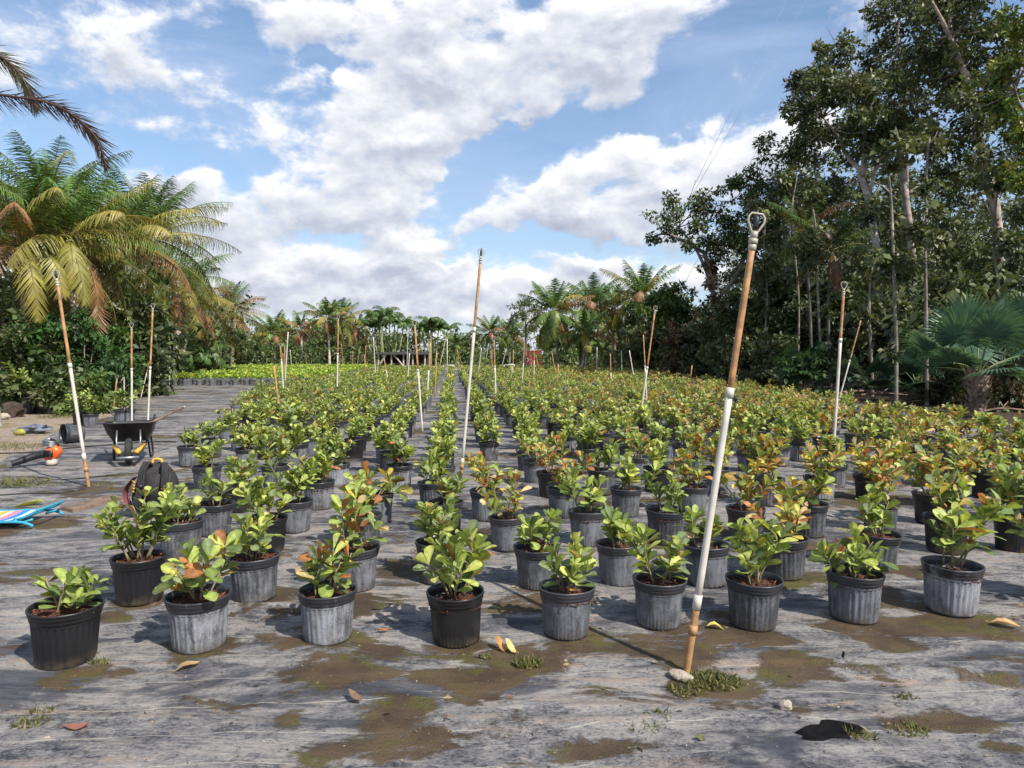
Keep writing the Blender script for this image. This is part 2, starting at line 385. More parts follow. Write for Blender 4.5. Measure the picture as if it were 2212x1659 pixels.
def fabric_mat():
    """woven ground cloth: grey, worn, streaked across, with pale marker threads, algae and mud"""
    m, t, b, out = new_mat('weed_mat_cloth'); co = obj_co(t)
    sp = t.n('ShaderNodeSeparateXYZ'); t.l(co, sp.inputs[0]); X, Y = sp.outputs[0], sp.outputs[1]
    big = t.noise(t.scl(co, (.35, 1.0, 1.0)), .9, 6.0, .6, .4)
    strk = t.noise(t.scl(co, (.65, 2.6, 1.0)), 2.0, 10.0, .70, .7)
    strk2 = t.noise(t.vm('ADD', t.scl(co, (.7, 4.2, 1.0)), (5.0, 3.0, 0.0)), 2.1, 9.0, .68, .8)
    med = t.noise(t.scl(co, (1.0, 1.5, 1.0)), 9.0, 8.0, .72, .5)
    fine = t.noise(t.scl(co, (1.0, 1.6, 1.0)), 55.0, 5.0, .75)
    v = t.m('ADD', t.m('ADD', t.m('ADD', t.m('MULTIPLY', big, .38), t.m('MULTIPLY', strk, .62)), t.m('MULTIPLY', t.m('SUBTRACT', fine, .5), .55)), t.m('MULTIPLY', t.m('SUBTRACT', med, .5), .62))
    base = t.ramp(v, [(.30, (.018, .018, .023)), (.395, (.068, .068, .078)), (.48, (.165, .160, .162)), (.58, (.265, .247, .232)), (.74, (.37, .32, .28))])
    # far rows of the mat: dark crinkles
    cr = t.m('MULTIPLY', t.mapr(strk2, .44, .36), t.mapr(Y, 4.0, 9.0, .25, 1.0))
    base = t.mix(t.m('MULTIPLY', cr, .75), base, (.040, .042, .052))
    # sand lying in the hollows
    sand = t.m('MULTIPLY', t.mapr(t.m('ADD', strk2, t.m('MULTIPLY', t.m('SUBTRACT', med, .5), .35)), .53, .64), t.mapr(big, .40, .56))
    base = t.mix(t.m('MULTIPLY', sand, .8), base, t.mix(fine, (.20, .135, .10), (.36, .28, .225)))
    # blue, less faded patches
    blue = t.noise(t.vm('ADD', t.scl(co, (.6, 1.6, 1.0)), (9.0, 2.0, 0)), 1.5, 7.0, .62, .8)
    base = t.mix(t.m('MULTIPLY', t.mapr(t.m('ADD', blue, t.m('MULTIPLY', t.m('SUBTRACT', fine, .5), .25)), .535, .62), .8), base, (.034, .038, .052))
    # pale marker threads
    wv = t.m('MULTIPLY', t.m('SUBTRACT', t.noise(t.scl(co, (1, .5, 1)), 1.1, 4.0), .5), .8)
    yy = t.m('ADD', t.m('ADD', Y, t.m('MULTIPLY', X, -.045)), t.m('MULTIPLY', wv, .35))
    fr = t.m('FRACT', t.m('DIVIDE', yy, .235))
    ln = t.m('MULTIPLY', t.m('LESS_THAN', t.m('ABSOLUTE', t.m('SUBTRACT', fr, .5)), .013), t.mapr(t.noise(t.vm('ADD', co, (3, 8, 0)), 1.1, 3.0), .40, .46))
    ln = t.m('MULTIPLY', ln, t.mapr(Y, 6.5, 4.2))
    base = t.mix(t.m('MULTIPLY', ln, .55), base, (.42, .39, .31))
    # algae and mud
    tot = None
    for (px, py, hw, hh) in [(740, 1455, 140, 34), (860, 1540, 110, 55), (930, 1600, 110, 40), (1120, 1425, 170, 45), (1010, 1480, 140, 60), (1480, 1420, 120, 60),
                             (1330, 1400, 150, 45), (1640, 1390, 110, 40), (1680, 1440, 90, 50), (2100, 1350, 110, 60), (1900, 1290, 80, 30), (1150, 1300, 130, 25),
                             (2020, 1570, 140, 26), (1290, 1625, 140, 30), (2160, 1480, 90, 22), (880, 1235, 90, 30), (620, 1555, 50, 25), (240, 1345, 60, 18),
                             (1520, 1490, 130, 40), (1750, 1255, 120, 25), (2030, 1240, 110, 22), (1650, 1150, 160, 22), (1900, 1080, 160, 20), (2150, 1620, 60, 20), (1720, 1540, 50, 14), (180, 1292, 190, 11), (80, 1240, 120, 9), (560, 1150, 60, 14), (1100, 1160, 90, 14), (1450, 1240, 90, 16), (1780, 1180, 90, 14)]:
        c = gp(px, py); rx = abs(gp(px + hw, py)[0] - c[0]); ry = .5 * abs(gp(px, py - hh)[1] - gp(px, py + hh)[1])
        dd = t.vm('LENGTH', t.vm('MULTIPLY', t.vm('SUBTRACT', co, (c[0], c[1], 0.0)), (1 / rx, 1 / ry, 0.0)))
        g = t.m('SUBTRACT', 1.25, dd); g = t.m('MAXIMUM', g, 0.0)
        tot = g if tot is None else t.m('MAXIMUM', tot, g)
    for (px, py) in [(143, 1440), (432, 1408), (709, 1390), (986, 1392), (1222, 1376), (1421, 1354), (1626, 1357), (1843, 1340), (2052, 1325), (303, 1308), (551, 1300)]:
        c = gp(px, py); dd = t.vm('LENGTH', t.vm('MULTIPLY', t.vm('SUBTRACT', co, (c[0] + .05, c[1], 0.0)), (1 / .21, 1 / .20, 0.0)))
        tot = t.m('MAXIMUM', tot, t.m('MAXIMUM', t.m('SUBTRACT', 1.15, dd), 0.0))
    an = t.noise(t.scl(co, (.8, 1.5, 1.0)), 2.6, 9.0, .66, .6)
    gen = t.noise(t.vm('ADD', t.scl(co, (.6, 1.0, 1.0)), (20, 4, 0)), 1.0, 8.0, .62, .4)
    wide = t.m('MULTIPLY', t.mapr(gen, .52, .64), t.mapr(Y, 2.0, 4.5, .45, .85))
    al = t.m('ADD', t.m('MAXIMUM', t.m('MULTIPLY', tot, .85), wide), t.m('ADD', t.m('MULTIPLY', t.m('SUBTRACT', an, .5), 3.6), t.m('MULTIPLY', t.m('SUBTRACT', med, .5), .9)))
    am = t.mapr(al, .30, .58)
    spk = t.noise(co, 130.0, 3.0, .75)
    mudc = t.mix(t.mapr(t.noise(co, 3.1, 6.0, .6), .38, .62), (.058, .036, .018), (.115, .074, .036))
    mudc = t.mix(t.m('MULTIPLY', t.mapr(t.noise(t.vm('ADD', co, (1, 7, 0)), 2.3, 8.0, .7), .50, .60), .85), mudc, t.mix(fine, (.045, .043, .009), (.150, .138, .020)))
    mudc = t.mix(t.m('MULTIPLY', t.mapr(spk, .58, .72), .6), mudc, (.22, .15, .085))
    mudc = t.mix(t.m('MULTIPLY', t.mapr(spk, .42, .30), .6), mudc, (.022, .017, .012))
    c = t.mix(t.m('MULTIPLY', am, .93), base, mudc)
    t.l(c, b.inputs['Base Color']); b.inputs['Specular IOR Level'].default_value = .3
    b.inputs['Roughness'].default_value = .68
    h = t.m('ADD', t.m('ADD', t.m('MULTIPLY', strk, 1.4), t.m('MULTIPLY', strk2, .9)), t.m('MULTIPLY', fine, .12))
    bump(t, b, t.m('ADD', t.m('ADD', h, t.m('MULTIPLY', med, .5)), t.m('MULTIPLY', am, t.m('MULTIPLY', spk, .9))), .75, .03)
    return m
def soil_mat():
    m, t, b, out = new_mat('soil'); co = obj_co(t)
    sp = t.n('ShaderNodeSeparateXYZ'); t.l(co, sp.inputs[0])
    n = t.noise(co, .7, 8.0, .65, .3); n2 = t.noise(co, 12.0, 6.0, .7)
    sandy = t.mix(t.mapr(n2, .35, .65), (.20, .15, .11), (.36, .29, .23))
    sandy = t.mix(t.m('MULTIPLY', t.mapr(n, .5, .62), .8), sandy, (.14, .13, .05))
    litter = t.mix(t.mapr(n2, .35, .65), (.028, .020, .015), (.095, .068, .05))
    c = t.mix(t.mapr(sp.outputs[0], -4.0, 4.0), sandy, litter)
    c = t.mix(t.mapr(sp.outputs[1], 75.0, 95.0), c, t.mix(t.mapr(n, .4, .6), (.05, .07, .02), (.09, .10, .035)))
    t.l(c, b.inputs['Base Color']); b.inputs['Roughness'].default_value = .95; b.inputs['Specular IOR Level'].default_value = .2
    bump(t, b, t.m('ADD', n2, t.m('MULTIPLY', n, 2.0)), .8, .05)
    return m

# ------------------------------------------------------------------ the ground
g = G(); R = 1800.0
g.add([(-R, -R, -.012), (R, -R, -.012), (R, R, -.012), (-R, R, -.012)], [(0, 1, 2, 3)])
tag(g.build('ground', soil_mat(), smooth=False), kind='structure')
_wr = np.random.default_rng(21)
WRINK = [(_wr.uniform(-3.4, 3.4), 1.55 + 3.4 * _wr.random() ** 1.5, _wr.uniform(.3, 1.3), _wr.uniform(-.08, .05), _wr.uniform(.006, .016), _wr.uniform(.012, .035), _wr.uniform(0, 6)) for _ in range(46)]
def wig(x, y, fine=True):
    z = .012 * np.sin(1.7 * x + 2.1 * y) * np.sin(3.1 * y + .6 * x) + .006 * np.sin(7.3 * y + 1.1 * x + 2 * np.sin(1.3 * x))
    if not fine: return z
    for (x0, y0, hl, sl, a, w, ph) in WRINK:
        u = (x - x0) / hl; yc = y0 + sl * (x - x0) + .03 * np.sin(3 * x + ph); z = z + a * np.exp(-((y - yc) / w) ** 2) * np.clip(1 - u * u, 0, 1)
    return z
edge_px = [(-420, 1080), (0, 1003), (70, 968), (125, 935), (178, 918), (215, 905), (260, 878), (300, 856), (322, 841)]
left = [gp(*p)[:2] for p in edge_px] + [np.array([-17.5, 34.0]), np.array([-24.0, 66.0])]
right = [gp(1905, 868)[:2] + np.array([.6, 0])]
g = G(); ys = np.concatenate([np.linspace(-4, 1.2, 10), np.linspace(1.3, 5.4, 330), np.linspace(5.45, 9, 60), np.linspace(9.3, 66, 60)])
lx = np.interp(ys, [p[1] for p in left], [p[0] for p in left], left=-14.0)
lx = lx + .18 * np.sin(ys * 2.3) + .1 * np.sin(ys * 5.1 + 1)
rx = np.interp(ys, [0, 8, 12, 18, 24, 45, 66], [9.6, 9.6, 9.4, 10.4, 11.0, 11.4, 11.0]) + .2 * np.sin(ys * 1.7)
nx = 130; vv = []
U = np.linspace(0, 1, nx)
XX = lx[:, None] + (rx - lx)[:, None] * U[None]; YY = ys[:, None] + 0 * XX
ZZ = np.where(YY < 20, wig(XX, YY), 0) + .014; ZZ[:, 0] = -.02; ZZ[:, -1] = -.02
vv = np.stack([XX, YY, ZZ], -1).reshape(-1, 3)
i = np.arange(len(ys) - 1)[:, None] * nx; j = np.arange(nx - 1)[None]
g.add(vv, np.stack([i + j, i + j + 1, i + nx + j + 1, i + nx + j], -1))
tag(g.build('weed_mat', fabric_mat()), kind='structure')
def gz(x, y): return float(wig(x, y, False) if -4 < y < 20 else 0) + .014

# ------------------------------------------------------------------ potted clusia plants
POT_H = .265
def pot_mesh(kind, n=112):
    prof = [(.0, .006), (.116, .003), (.121, .0), (.124, .012), (.126, .03), (.130, .09), (.134, .15), (.1385, .205), (.1395, .212), (.146, .214), (.1475, .226),
            (.1475, .232), (.151, .235), (.1535, .248), (.1535, .254), (.157, .257), (.157, .266), (.153, .268), (.148, .266), (.145, .24), (.141, .20)]
    if kind == 'stuff': prof = [(.121, 0), (.138, .205), (.155, .24), (.156, .267), (.148, .266), (.142, .22)]
    R = np.array([p[1] for p in prof])
    def rib(i, a):
        z = R[i]; k = ((z > .025) & (z < .208) & (i < 9)).astype(float)
        return k * .0030 * np.tanh(2.2 * np.cos(28 * a))
    def slit(i, a):
        z = R[i]; k = ((z < .031) & (i > 1)).astype(float)
        return -k * .006 * (np.sin(38 * a) > .25) + .0012 * np.sin(3 * a + 1) * (z > .2)
    def groove(i, a):
        z = R[i]; k = ((z > .05) & (z < .18) & (i < 9)).astype(float)
        return k * .003 * (np.abs(np.sin(7 * a)) > .93) - ((z < .02) & (i > 1)) * .004 * (np.sin(20 * a) > .4)
    dent = lambda f: (lambda i, a: (0 if f is None else f(i, a)) + (R[i] > .1) * (R[i] - .1) * (.018 * np.sin(2 * a + 1) + .012 * np.sin(3 * a + 2) + .006 * np.sin(7 * a)))
    g = G(); g.lathe(prof, n if kind != 'stuff' else 9, (1, 1, 1), wob=dent({'rib': rib, 'slit': slit, 'groove': groove}.get(kind)))
    return g
def mulch_geo(rng, fill=.228):
    g = G(); n = 28; rr = [0, .03, .06, .09, .115, .1435]
    v = [(0, 0, fill + .008)]; t = []; q = []; c = [(.10, .035, .018)]
    for k, r in enumerate(rr[1:]):
        for a in range(n):
            z = fill + rng.uniform(-.007, .009) - (.006 if k == 4 else 0)
            v.append((r * cos(a * 2 * pi / n), r * sin(a * 2 * pi / n), z)); s = rng.uniform(.5, 1.5)
            c.append((.085 * s, .030 * s, .016 * s))
    for a in range(n): t.append((0, 1 + a, 1 + (a + 1) % n))
    for k in range(4):
        for a in range(n):
            b = 1 + k * n; q.append((b + a, b + n + a, b + n + (a + 1) % n, b + (a + 1) % n))
    g.add(v, q, t, np.array(c))
    k = 150; r = .138 * np.sqrt(rng.uniform(0, 1, k)); a = rng.uniform(0, 2 * pi, k)
    P = np.stack([r * np.cos(a), r * np.sin(a), np.full(k, fill + .007)], -1)
    d = rng.normal(0, 1, (k, 3)); d[:, 2] *= .25; nn = rng.normal(0, .45, (k, 3)); nn[:, 2] += 1
    s = rng.uniform(.4, 1.9, (k, 1)); cc = np.array([(.15, .055, .028)]) * s + rng.uniform(0, .02, (k, 1))
    g.leaves(P, d, nn, rng.uniform(.018, .045, k), rng.uniform(.006, .013, k), cc, LEAF_LOW)
    return g
GREENS = np.array([(.095, .140, .045), (.165, .225, .060), (.245, .310, .080), (.325, .385, .100), (.165, .210, .105), (.42, .45, .12)])
WARM = np.array([(.40, .26, .07), (.42, .17, .06), (.52, .38, .20), (.46, .36, .06), (.30, .12, .05), (.36, .30, .08)])
def clusia_geo(seed, H=.33, spread=.5, nst=6, warm=.08, light=.5, leaf=.105, tpl=LEAF_HI, skip=1.0, flop=0.0):
    rng = np.random.default_rng(seed); gs, gl = G(), G()
    P, D, N, L, C = [], [], [], [], []
    def col(young):
        if rng.random() < warm: return WARM[rng.integers(len(WARM))] * rng.uniform(.8, 1.1)
        k = int(np.clip(rng.normal(.9 + 2.0 * light + young * 1.6, 1.3), 0, 5)); return GREENS[k] * rng.uniform(.85, 1.15)
    def shoot(p0, d0, length, r0, n0):
        k = max(4, int(length / .03)); pts = [p0]; d = d0.copy()
        for _ in range(k):
            d = nrm(d + rng.normal(0, .09, 3) + np.array([0, 0, .05 - flop * .12])); pts.append(pts[-1] + d * length / k)
        pts = np.array(pts); gs.tube(pts, np.linspace(r0, r0 * .5, len(pts)), 6, (.20, .17, .09))
        tan = nrm(np.gradient(pts, axis=0)); ph = rng.uniform(0, pi)
        nodes = np.arange(n0, 1.001, .036 / length) if length > .05 else [1.0]
        for u in nodes:
            x = u * (len(pts) - 1); i0 = min(int(x), len(pts) - 2); p = pts[i0] + (pts[i0 + 1] - pts[i0]) * (x - i0); td = tan[i0]
            a = nrm(np.cross(td, (.3, .2, 1.0) if abs(td[2]) < .9 else (1, 0, 0))); b = np.cross(td, a)
            top = u > .9
            for s in ((0, pi) if not top else (0, pi / 2, pi, 3 * pi / 2)):
                if rng.random() > skip: continue
                rad = a * cos(ph + s) + b * sin(ph + s)
                lift = rng.uniform(.45, 1.0) if not top else rng.uniform(.9, 1.7)
                dd = nrm(rad + td * lift + rng.normal(0, .14, 3) + np.array([0, 0, .12 - flop * .3]))
                P.append(p); D.append(dd); N.append(td * 1.0 - rad * .5 + rng.normal(0, .15, 3))
                L.append(leaf * rng.uniform(.72, 1.12) * (1 - .15 * top)); C.append(col(u))
            ph += pi / 2
        return pts
    az0 = rng.uniform(0, 2 * pi)
    for s in range(nst):
        az = az0 + s * 2 * pi / nst + rng.normal(0, .35); tilt = abs(rng.normal(spread * .75, spread * .35)); 
        d = np.array([cos(az) * sin(tilt), sin(az) * sin(tilt), cos(tilt)])
        r = rng.uniform(.01, .055); p0 = np.array([r * cos(az), r * sin(az), .222])
        h = H * rng.uniform(.55, 1.08)
        pts = shoot(p0, d, h, rng.uniform(.0045, .0065), .28)
        for _ in range(rng.integers(0, 3)):
            i0 = rng.integers(len(pts) // 3, len(pts) - 1); a2 = rng.uniform(0, 2 * pi)
            shoot(pts[i0], nrm(d * .7 + np.array([cos(a2), sin(a2), .5]) * .7), h * rng.uniform(.25, .45), .004, .3)
    P, D, N, L, C = map(np.array, (P, D, N, L, C))
    wd = L * rng.uniform(.48, .62, len(L))
    if tpl is LEAF_HI:
        w = rng.integers(0, 4, len(L))
        for k, tp in ((0, LEAF_HI), (1, LEAF_HI2), (2, LEAF_HI3), (3, LEAF_HI)):
            m = w == k; gl.leaves(P[m], D[m], N[m], L[m], wd[m], C[m], tp, .35)
    else: gl.leaves(P, D, N, L, wd, C, tpl, .3 if tpl is LEAF_MID else 0.0)
    return gs, gl
RNG = np.random.default_rng(11)
POTS = {'b': ('rib', 'pot_black'), 'w': ('rib', 'pot_white'), 'g': ('rib', 'pot_grey'), 's': ('slit', 'pot_smooth'), 'k': ('groove', 'pot_smooth'), 'r': ('groove', 'pot_grey'), 'c': ('slit', 'pot_black')}
POT_ME = {k: pot_mesh(a).mesh('pot', M[b]) for k, (a, b) in POTS.items()}
MULCH_ME = [mulch_geo(np.random.default_rng(k), f).mesh('mulch', M['mulch']) for k, f in enumerate((.238, .226, .206))]
# kinds of plant (height, spread, stems, warm share, lightness, leaf length, skip, flop)
KINDS = {'small': (.19, .75, 5, .0, .10, .095, .95, .2), 'big': (.34, .50, 10, .03, .15, .088, .95, .0), 'mixed': (.33, .45, 5, .22, .45, .11, .85, .2),
         'fresh': (.31, .42, 6, .05, .8, .11, .95, .0), 'sparse': (.29, .60, 5, .26, .25, .12, .75, .4), 'green': (.27, .48, 5, .05, .4, .10, .95, .0),
         'bright': (.30, .38, 5, .03, .95, .11, .95, .0), 'wide': (.28, .85, 7, .07, .7, .105, .95, .1), 'warm': (.34, .55, 6, .45, .7, .10, .9, .1),
         'rusty': (.33, .55, 6, .62, .6, .10, .85, .1), 'pale': (.25, .50, 5, .03, .25, .10, .9, .1), 'lush': (.34, .55, 8, .08, .6, .10, .95, .0)}
HI_ME, MID_ME = {}, {}
def plant_meshes(kind, var, hi):
    key = (kind, var); store = HI_ME if hi else MID_ME
    if key not in store:
        H, sp, ns, wm, lt, lf, sk, fl = KINDS[kind]
        gs, gl = clusia_geo(sum(map(ord, kind)) * 7 + var * 101, H, sp, ns, wm, lt, lf, LEAF_HI if hi else LEAF_MID, sk, fl)
        store[key] = (gs.mesh('stem', M['stem']), gl.mesh('foliage', M['clusia']))
    return store[key]
def potted(x, y, pot, kind, var, hi, label, group=None, scale=1.0, rz=None, z=None, mulch=1, tilt=0.0):
    o = thing('potted_plant', label, 'potted plant', (x, y, gz(x, y) - .001 if z is None else z), RNG.uniform(0, 2 * pi) if rz is None else rz, group, scale)
    if hi is not None: o.rotation_euler = (RNG.normal(0, .018), RNG.normal(0, .018), o.rotation_euler[2])
    link('pot', POT_ME[pot], o)
    st, fo = plant_meshes(kind, var, hi)
    link('mulch', MULCH_ME[mulch], o)
    a = RNG.uniform(0, 2 * pi); s = RNG.uniform(.95, 1.14) if hi else RNG.uniform(.80, 1.16)
    for nm, me in (('stems', st), ('foliage', fo)):
        c = link(nm, me, o); c.rotation_euler = (tilt, 0, a); c.scale = (s, s, s)
        if tilt: c.location = (0, tilt * .22, 0)
    return o
# the pots one can tell apart, front ranks first: (px, py of the pot's front foot, pot, kind, scale, mulch level, label)
NEAR = [
 (143, 1455, 'b', 'small', 1.03, 0, 'black ribbed pot of red mulch with a short plant, leftmost in the front row'),
 (432, 1422, 'w', 'mixed', 1.0, 1, 'chalky white ribbed pot with brown curled leaves, second from left in front row'),
 (709, 1402, 'w', 'sparse', .97, 1, 'streaky white ribbed pot with a thin sprawling plant of orange and green leaves, front row'),
 (986, 1405, 'c', 'fresh', .98, 2, 'dark smooth pot with a fresh upright green plant and yellow lower leaves, front row'),
 (1222, 1390, 's', 'green', .96, 2, 'smooth blue-grey pot left of the tall sprinkler pole shadow with a small yellowish plant'),
 (1421, 1367, 's', 'bright', .96, 1, 'smooth pale grey pot just left of the tall foreground pole, large light green leaves'),
 (1626, 1370, 'g', 'bright', .97, 1, 'ribbed grey pot just right of the tall foreground pole, front row'),
 (1843, 1353, 'g', 'wide', 1.0, 2, 'ribbed grey pot with a wide spreading plant, second from right in front row'),
 (2052, 1338, 'w', 'mixed', 1.03, 2, 'half shaded ribbed pot with an orange leaf, rightmost whole pot in front row'),
 (2275, 1312, 's', 'wide', 1.0, 2, 'grey pot cut off by the right edge of the frame in the front row'),
 (303, 1322, 'b', 'big', 1.0, 0, 'black ribbed pot with the tallest bushy dark green plant, behind the leftmost pot'),
 (551, 1312, 'g', 'bright', .98, 0, 'grey ribbed pot with a yellow-green upright plant, between the two white ribbed pots'),
 (768, 1287, 'r', 'sparse', 1.0, 0, 'pale grey pot with thin stems and rusty leaves, right behind the streaky white pot'),
 (948, 1272, 'r', 'fresh', .98, 2, 'grey grooved pot with a plant arching left, behind the dark smooth front pot'),
 (1160, 1283, 's', 'green', .96, 1, 'smooth grey pot with a small spiky plant, behind the smooth blue-grey front pot'),
 (1338, 1270, 'k', 'pale', .98, 1, 'grey grooved pot with a short thin plant, behind the pale grey front pot'),
 (1526, 1272, 'k', 'pale', .98, 2, 'dark grooved pot directly behind the tall foreground pole'),
 (1692, 1258, 'g', 'rusty', 1.0, 2, 'shaded ribbed pot with curling orange-brown leaves, behind the pot right of the pole'),
 (1890, 1240, 'g', 'green', .97, 1, 'pale ribbed pot behind the wide spreading front plant'),
 (2042, 1206, 'b', 'mixed', 1.0, 1, 'black pot with large round leaves, behind the rightmost whole front pot'),
 (2192, 1202, 'c', 'fresh', 1.0, 1, 'black pot at the right edge of the frame in the second row'),
 (392, 1217, 'g', 'bright', 1.0, 0, 'grey ribbed pot with big pale green leaves standing just right of the black backpack'),
 (577, 1206, 'b', 'fresh', .97, 1, 'dark ribbed pot with a tall narrow plant, directly behind the yellow-green plant'),
 (783, 1198, 'g', 'mixed', 1.0, 1, 'grey ribbed pot with tall orange-tipped stems, second behind the streaky white front pot'),
 (963, 1165, 'g', 'pale', .96, 1, 'grey pot with a low plant, third in the row left of the second pole'),
 (1096, 1199, 's', 'warm', .93, 1, 'smooth grey pot whose tall plant has one orange leaf, third back right of centre'),
 (1270, 1189, 's', 'pale', 1.0, 2, 'smooth scuffed grey pot with a bluish green plant, third back in the centre'),
 (1436, 1180, 'g', 'pale', 1.0, 2, 'grey ribbed pot with small bluish leaves left of the tall foreground pole, third back'),
 (1611, 1177, 'r', 'warm', 1.0, 0, 'grey grooved pot with full peach and green leaves, right of the tall pole'),
 (1745, 1166, 'g', 'sparse', 1.0, 1, 'ribbed pot with bare stems and round grey-green leaves, third back towards right'),
 (1900, 1154, 's', 'rusty', .97, 1, 'pale smooth pot with a dense coppery plant, third back towards the right'),
 (2012, 1140, 'c', 'warm', 1.0, 1, 'black pot with a tall yellow and copper plant, third back near the right edge'),
 (2182, 1132, 'c', 'mixed', 1.0, 1, 'black pot with long side shoots touching the right edge, third back'),
 (464, 1165, 'g', 'green', .98, 1, 'grey ribbed pot with a neat round green plant, right behind the black backpack'),
 (638, 1157, 's', 'fresh', .97, 2, 'smooth grey pot with a dark green plant, left of centre in the fourth row'),
 (815, 1139, 'w', 'sparse', .96, 1, 'pale ribbed pot mostly hidden by the orange-tipped plant in front of it'),
 (1050, 1131, 's', 'warm', .98, 2, 'smooth blue-grey pot right of the second pole with a leaning green plant'),
 (1216, 1126, 's', 'rusty', 1.0, 2, 'smooth grey pot with an off-centre copper-leaved plant and open dark soil'),
 (1351, 1122, 's', 'bright', .95, 1, 'clean light grey smooth pot with a compact yellow-green plant, centre right'),
 (1493, 1119, 's', 'warm', 1.0, 1, 'smooth grey pot with large peach-coloured leaves left of the tall pole, fourth back'),
 (690, 1106, 'w', 'fresh', 1.0, 2, 'pale streaked ribbed pot with big round leaves, fifth back left of centre'),
 (522, 1112, 'b', 'fresh', .97, 1, 'black pot with a tall light green plant left of centre behind the backpack'),
 (595, 1062, 'g', 'bright', .98, 0, 'dark ribbed pot with a yellow leaf at its rim, left group, fifth back'),
 (728, 1056, 'w', 'green', .97, 1, 'pale ribbed pot with dark green leaves, left group, sixth back'),
 (863, 1060, 'w', 'fresh', .98, 2, 'pale ribbed pot with large glossy leaves left of the narrow walkway'),
 (938, 1108, 'g', 'green', .98, 1, 'grey pot with small leaves, fourth in the row left of the second pole'),
 (953, 1066, 's', 'bright', 1.0, 1, 'grey pot with plump bright leaves, fifth in the row left of the second pole'),
 (410, 1011, 'g', 'pale', .98, 2, 'grey ribbed pot standing alone at the left front corner beside the wheelbarrow'),
 (458, 991, 'g', 'green', .98, 1, 'grey ribbed pot just behind the lone pot near the wheelbarrow'),
 (1191, 1079, 'c', 'warm', .98, 1, 'black pot with pale pink round leaves, fifth back right of the second pole'),
 (1300, 1076, 's', 'green', .98, 2, 'shaded grey pot with a glossy green plant, fifth back centre right'),
 (1418, 1071, 'c', 'bright', .98, 2, 'black pot with one yellow leaf hanging over its rim, fifth back centre right'),
 (1545, 1071, 's', 'warm', 1.0, 1, 'grey pot behind the peach-leaved plant beside the tall pole, fifth back'),
 (1660, 1100, 'g', 'rusty', 1.0, 1, 'ribbed pot almost hidden by a copper-leaved plant, fourth back right of the pole'),
 (1770, 1092, 'w', 'rusty', 1.0, 1, 'sunlit white ribbed pot with a large copper-leaved plant, fourth back towards the right'),
 (1918, 1058, 'w', 'warm', .97, 1, 'sunlit white ribbed pot with a yellow-copper plant, fourth back near the right'),
 (2130, 1082, 'c', 'warm', 1.0, 2, 'black pot with yellowish round leaves close to the right edge, fourth back'),
 (1156, 1049, 's', 'mixed', .97, 2, 'half-empty smooth grey pot with a drooping plant right of the second pole'),
 (1141, 1021, 'g', 'green', .98, 1, 'grey ribbed pot with an upright green plant, sixth back right of the second pole'),
 (1378, 1041, 's', 'mixed', .97, 2, 'smooth grey pot with a small leaning plant, sixth back centre right'),
]
taken = []; vcount = {}
for (px, py, pot, kind, sc, mu, lab) in NEAR:
    p = gp(px, py); d = nrm(np.array([p[0], p[1]])); c = p[:2] + d * .124 * sc
    v = vcount.get(kind, 0) % 5; vcount[kind] = vcount.get(kind, 0) + 1
    potted(c[0], c[1], pot, kind, v, True, lab, None, sc, mulch=mu); taken.append(c)
taken = np.array(taken)
# the rest of the field: a jittered grid along the rows
RD = nrm(np.array([(979 - 1106) / F, 1.0])); RP = np.array([RD[1], -RD[0]])
def field(u0, u1, v0, v1, du, dv, jit=.07):
    out = []
    for b, v in enumerate(np.arange(v0, v1, dv)):
        for a, u in enumerate(np.arange(u0, u1, du)):
            p = RP * (u + RNG.normal(0, jit) + .12 * np.sign(u + .13) * (abs(u + .13) > .1)) + RD * (v + (dv * .5 if a % 2 else 0) + RNG.normal(0, jit)); out.append((p[0], p[1], u, v, a, b))
    return out
def uleft(v): return np.interp(v, [0, 6.8, 6.9, 10, 14, 21, 26, 33, 66], [-2.2, -2.2, -2.8, -3.5, -4.2, -6.0, -6.6, -6.2, -6.2])
def uright(v): return np.interp(v, [0, 7, 12, 20, 30, 45, 66], [7.6, 7.6, 8.6, 10.0, 11.0, 12.3, 12.5])
cells = [c for c in field(-7.45, 12.5, 4.2, 62, .61, .72, .05) if uleft(c[3]) < c[2] < uright(c[3])]
def visible(x, y):
    px = x / y * F + 1106; return -60 < px < 2290
cells = [c for c in cells if visible(c[0], c[1]) and np.min(np.hypot(taken[:, 0] - c[0], taken[:, 1] - c[1])) > .52
         and not (c[3] < 7.6 and -3.3 < c[2] < 3.6)]
cells = [c for c in cells if RNG.random() > .055]
cells.sort(key=lambda c: np.hypot(c[0], c[1]))
NIND = 300 - len(NEAR) - 5
ORD = ['first', 'second', 'third', 'fourth', 'fifth', 'sixth', 'seventh', 'eighth', 'ninth', 'tenth', 'eleventh', 'twelfth', 'thirteenth', 'fourteenth', 'fifteenth', 'sixteenth', 'seventeenth', 'eighteenth', 'nineteenth', 'twentieth', 'twenty-first', 'twenty-second', 'twenty-third', 'twenty-fourth', 'twenty-fifth', 'twenty-sixth', 'twenty-seventh', 'twenty-eighth', 'twenty-ninth', 'thirtieth']
LOOK = {'mixed': 'mixed green and rusty', 'fresh': 'fresh green', 'green': 'deep green', 'bright': 'bright yellow-green', 'lush': 'bushy green', 'warm': 'peach-tinted', 'rusty': 'copper-leaved', 'pale': 'pale green', 'wide': 'wide green'}
PLOOK = {'g': 'grey ribbed', 'w': 'whitish ribbed', 's': 'smooth grey', 'c': 'black', 'r': 'grooved grey'}
rows = {}; picks = []
for (x, y, u, v, a, b) in cells[:NIND]: rows.setdefault((b, a % 2), []).append((u, x, y, v))
order = sorted(rows, key=lambda k: (k[0], k[1])); 
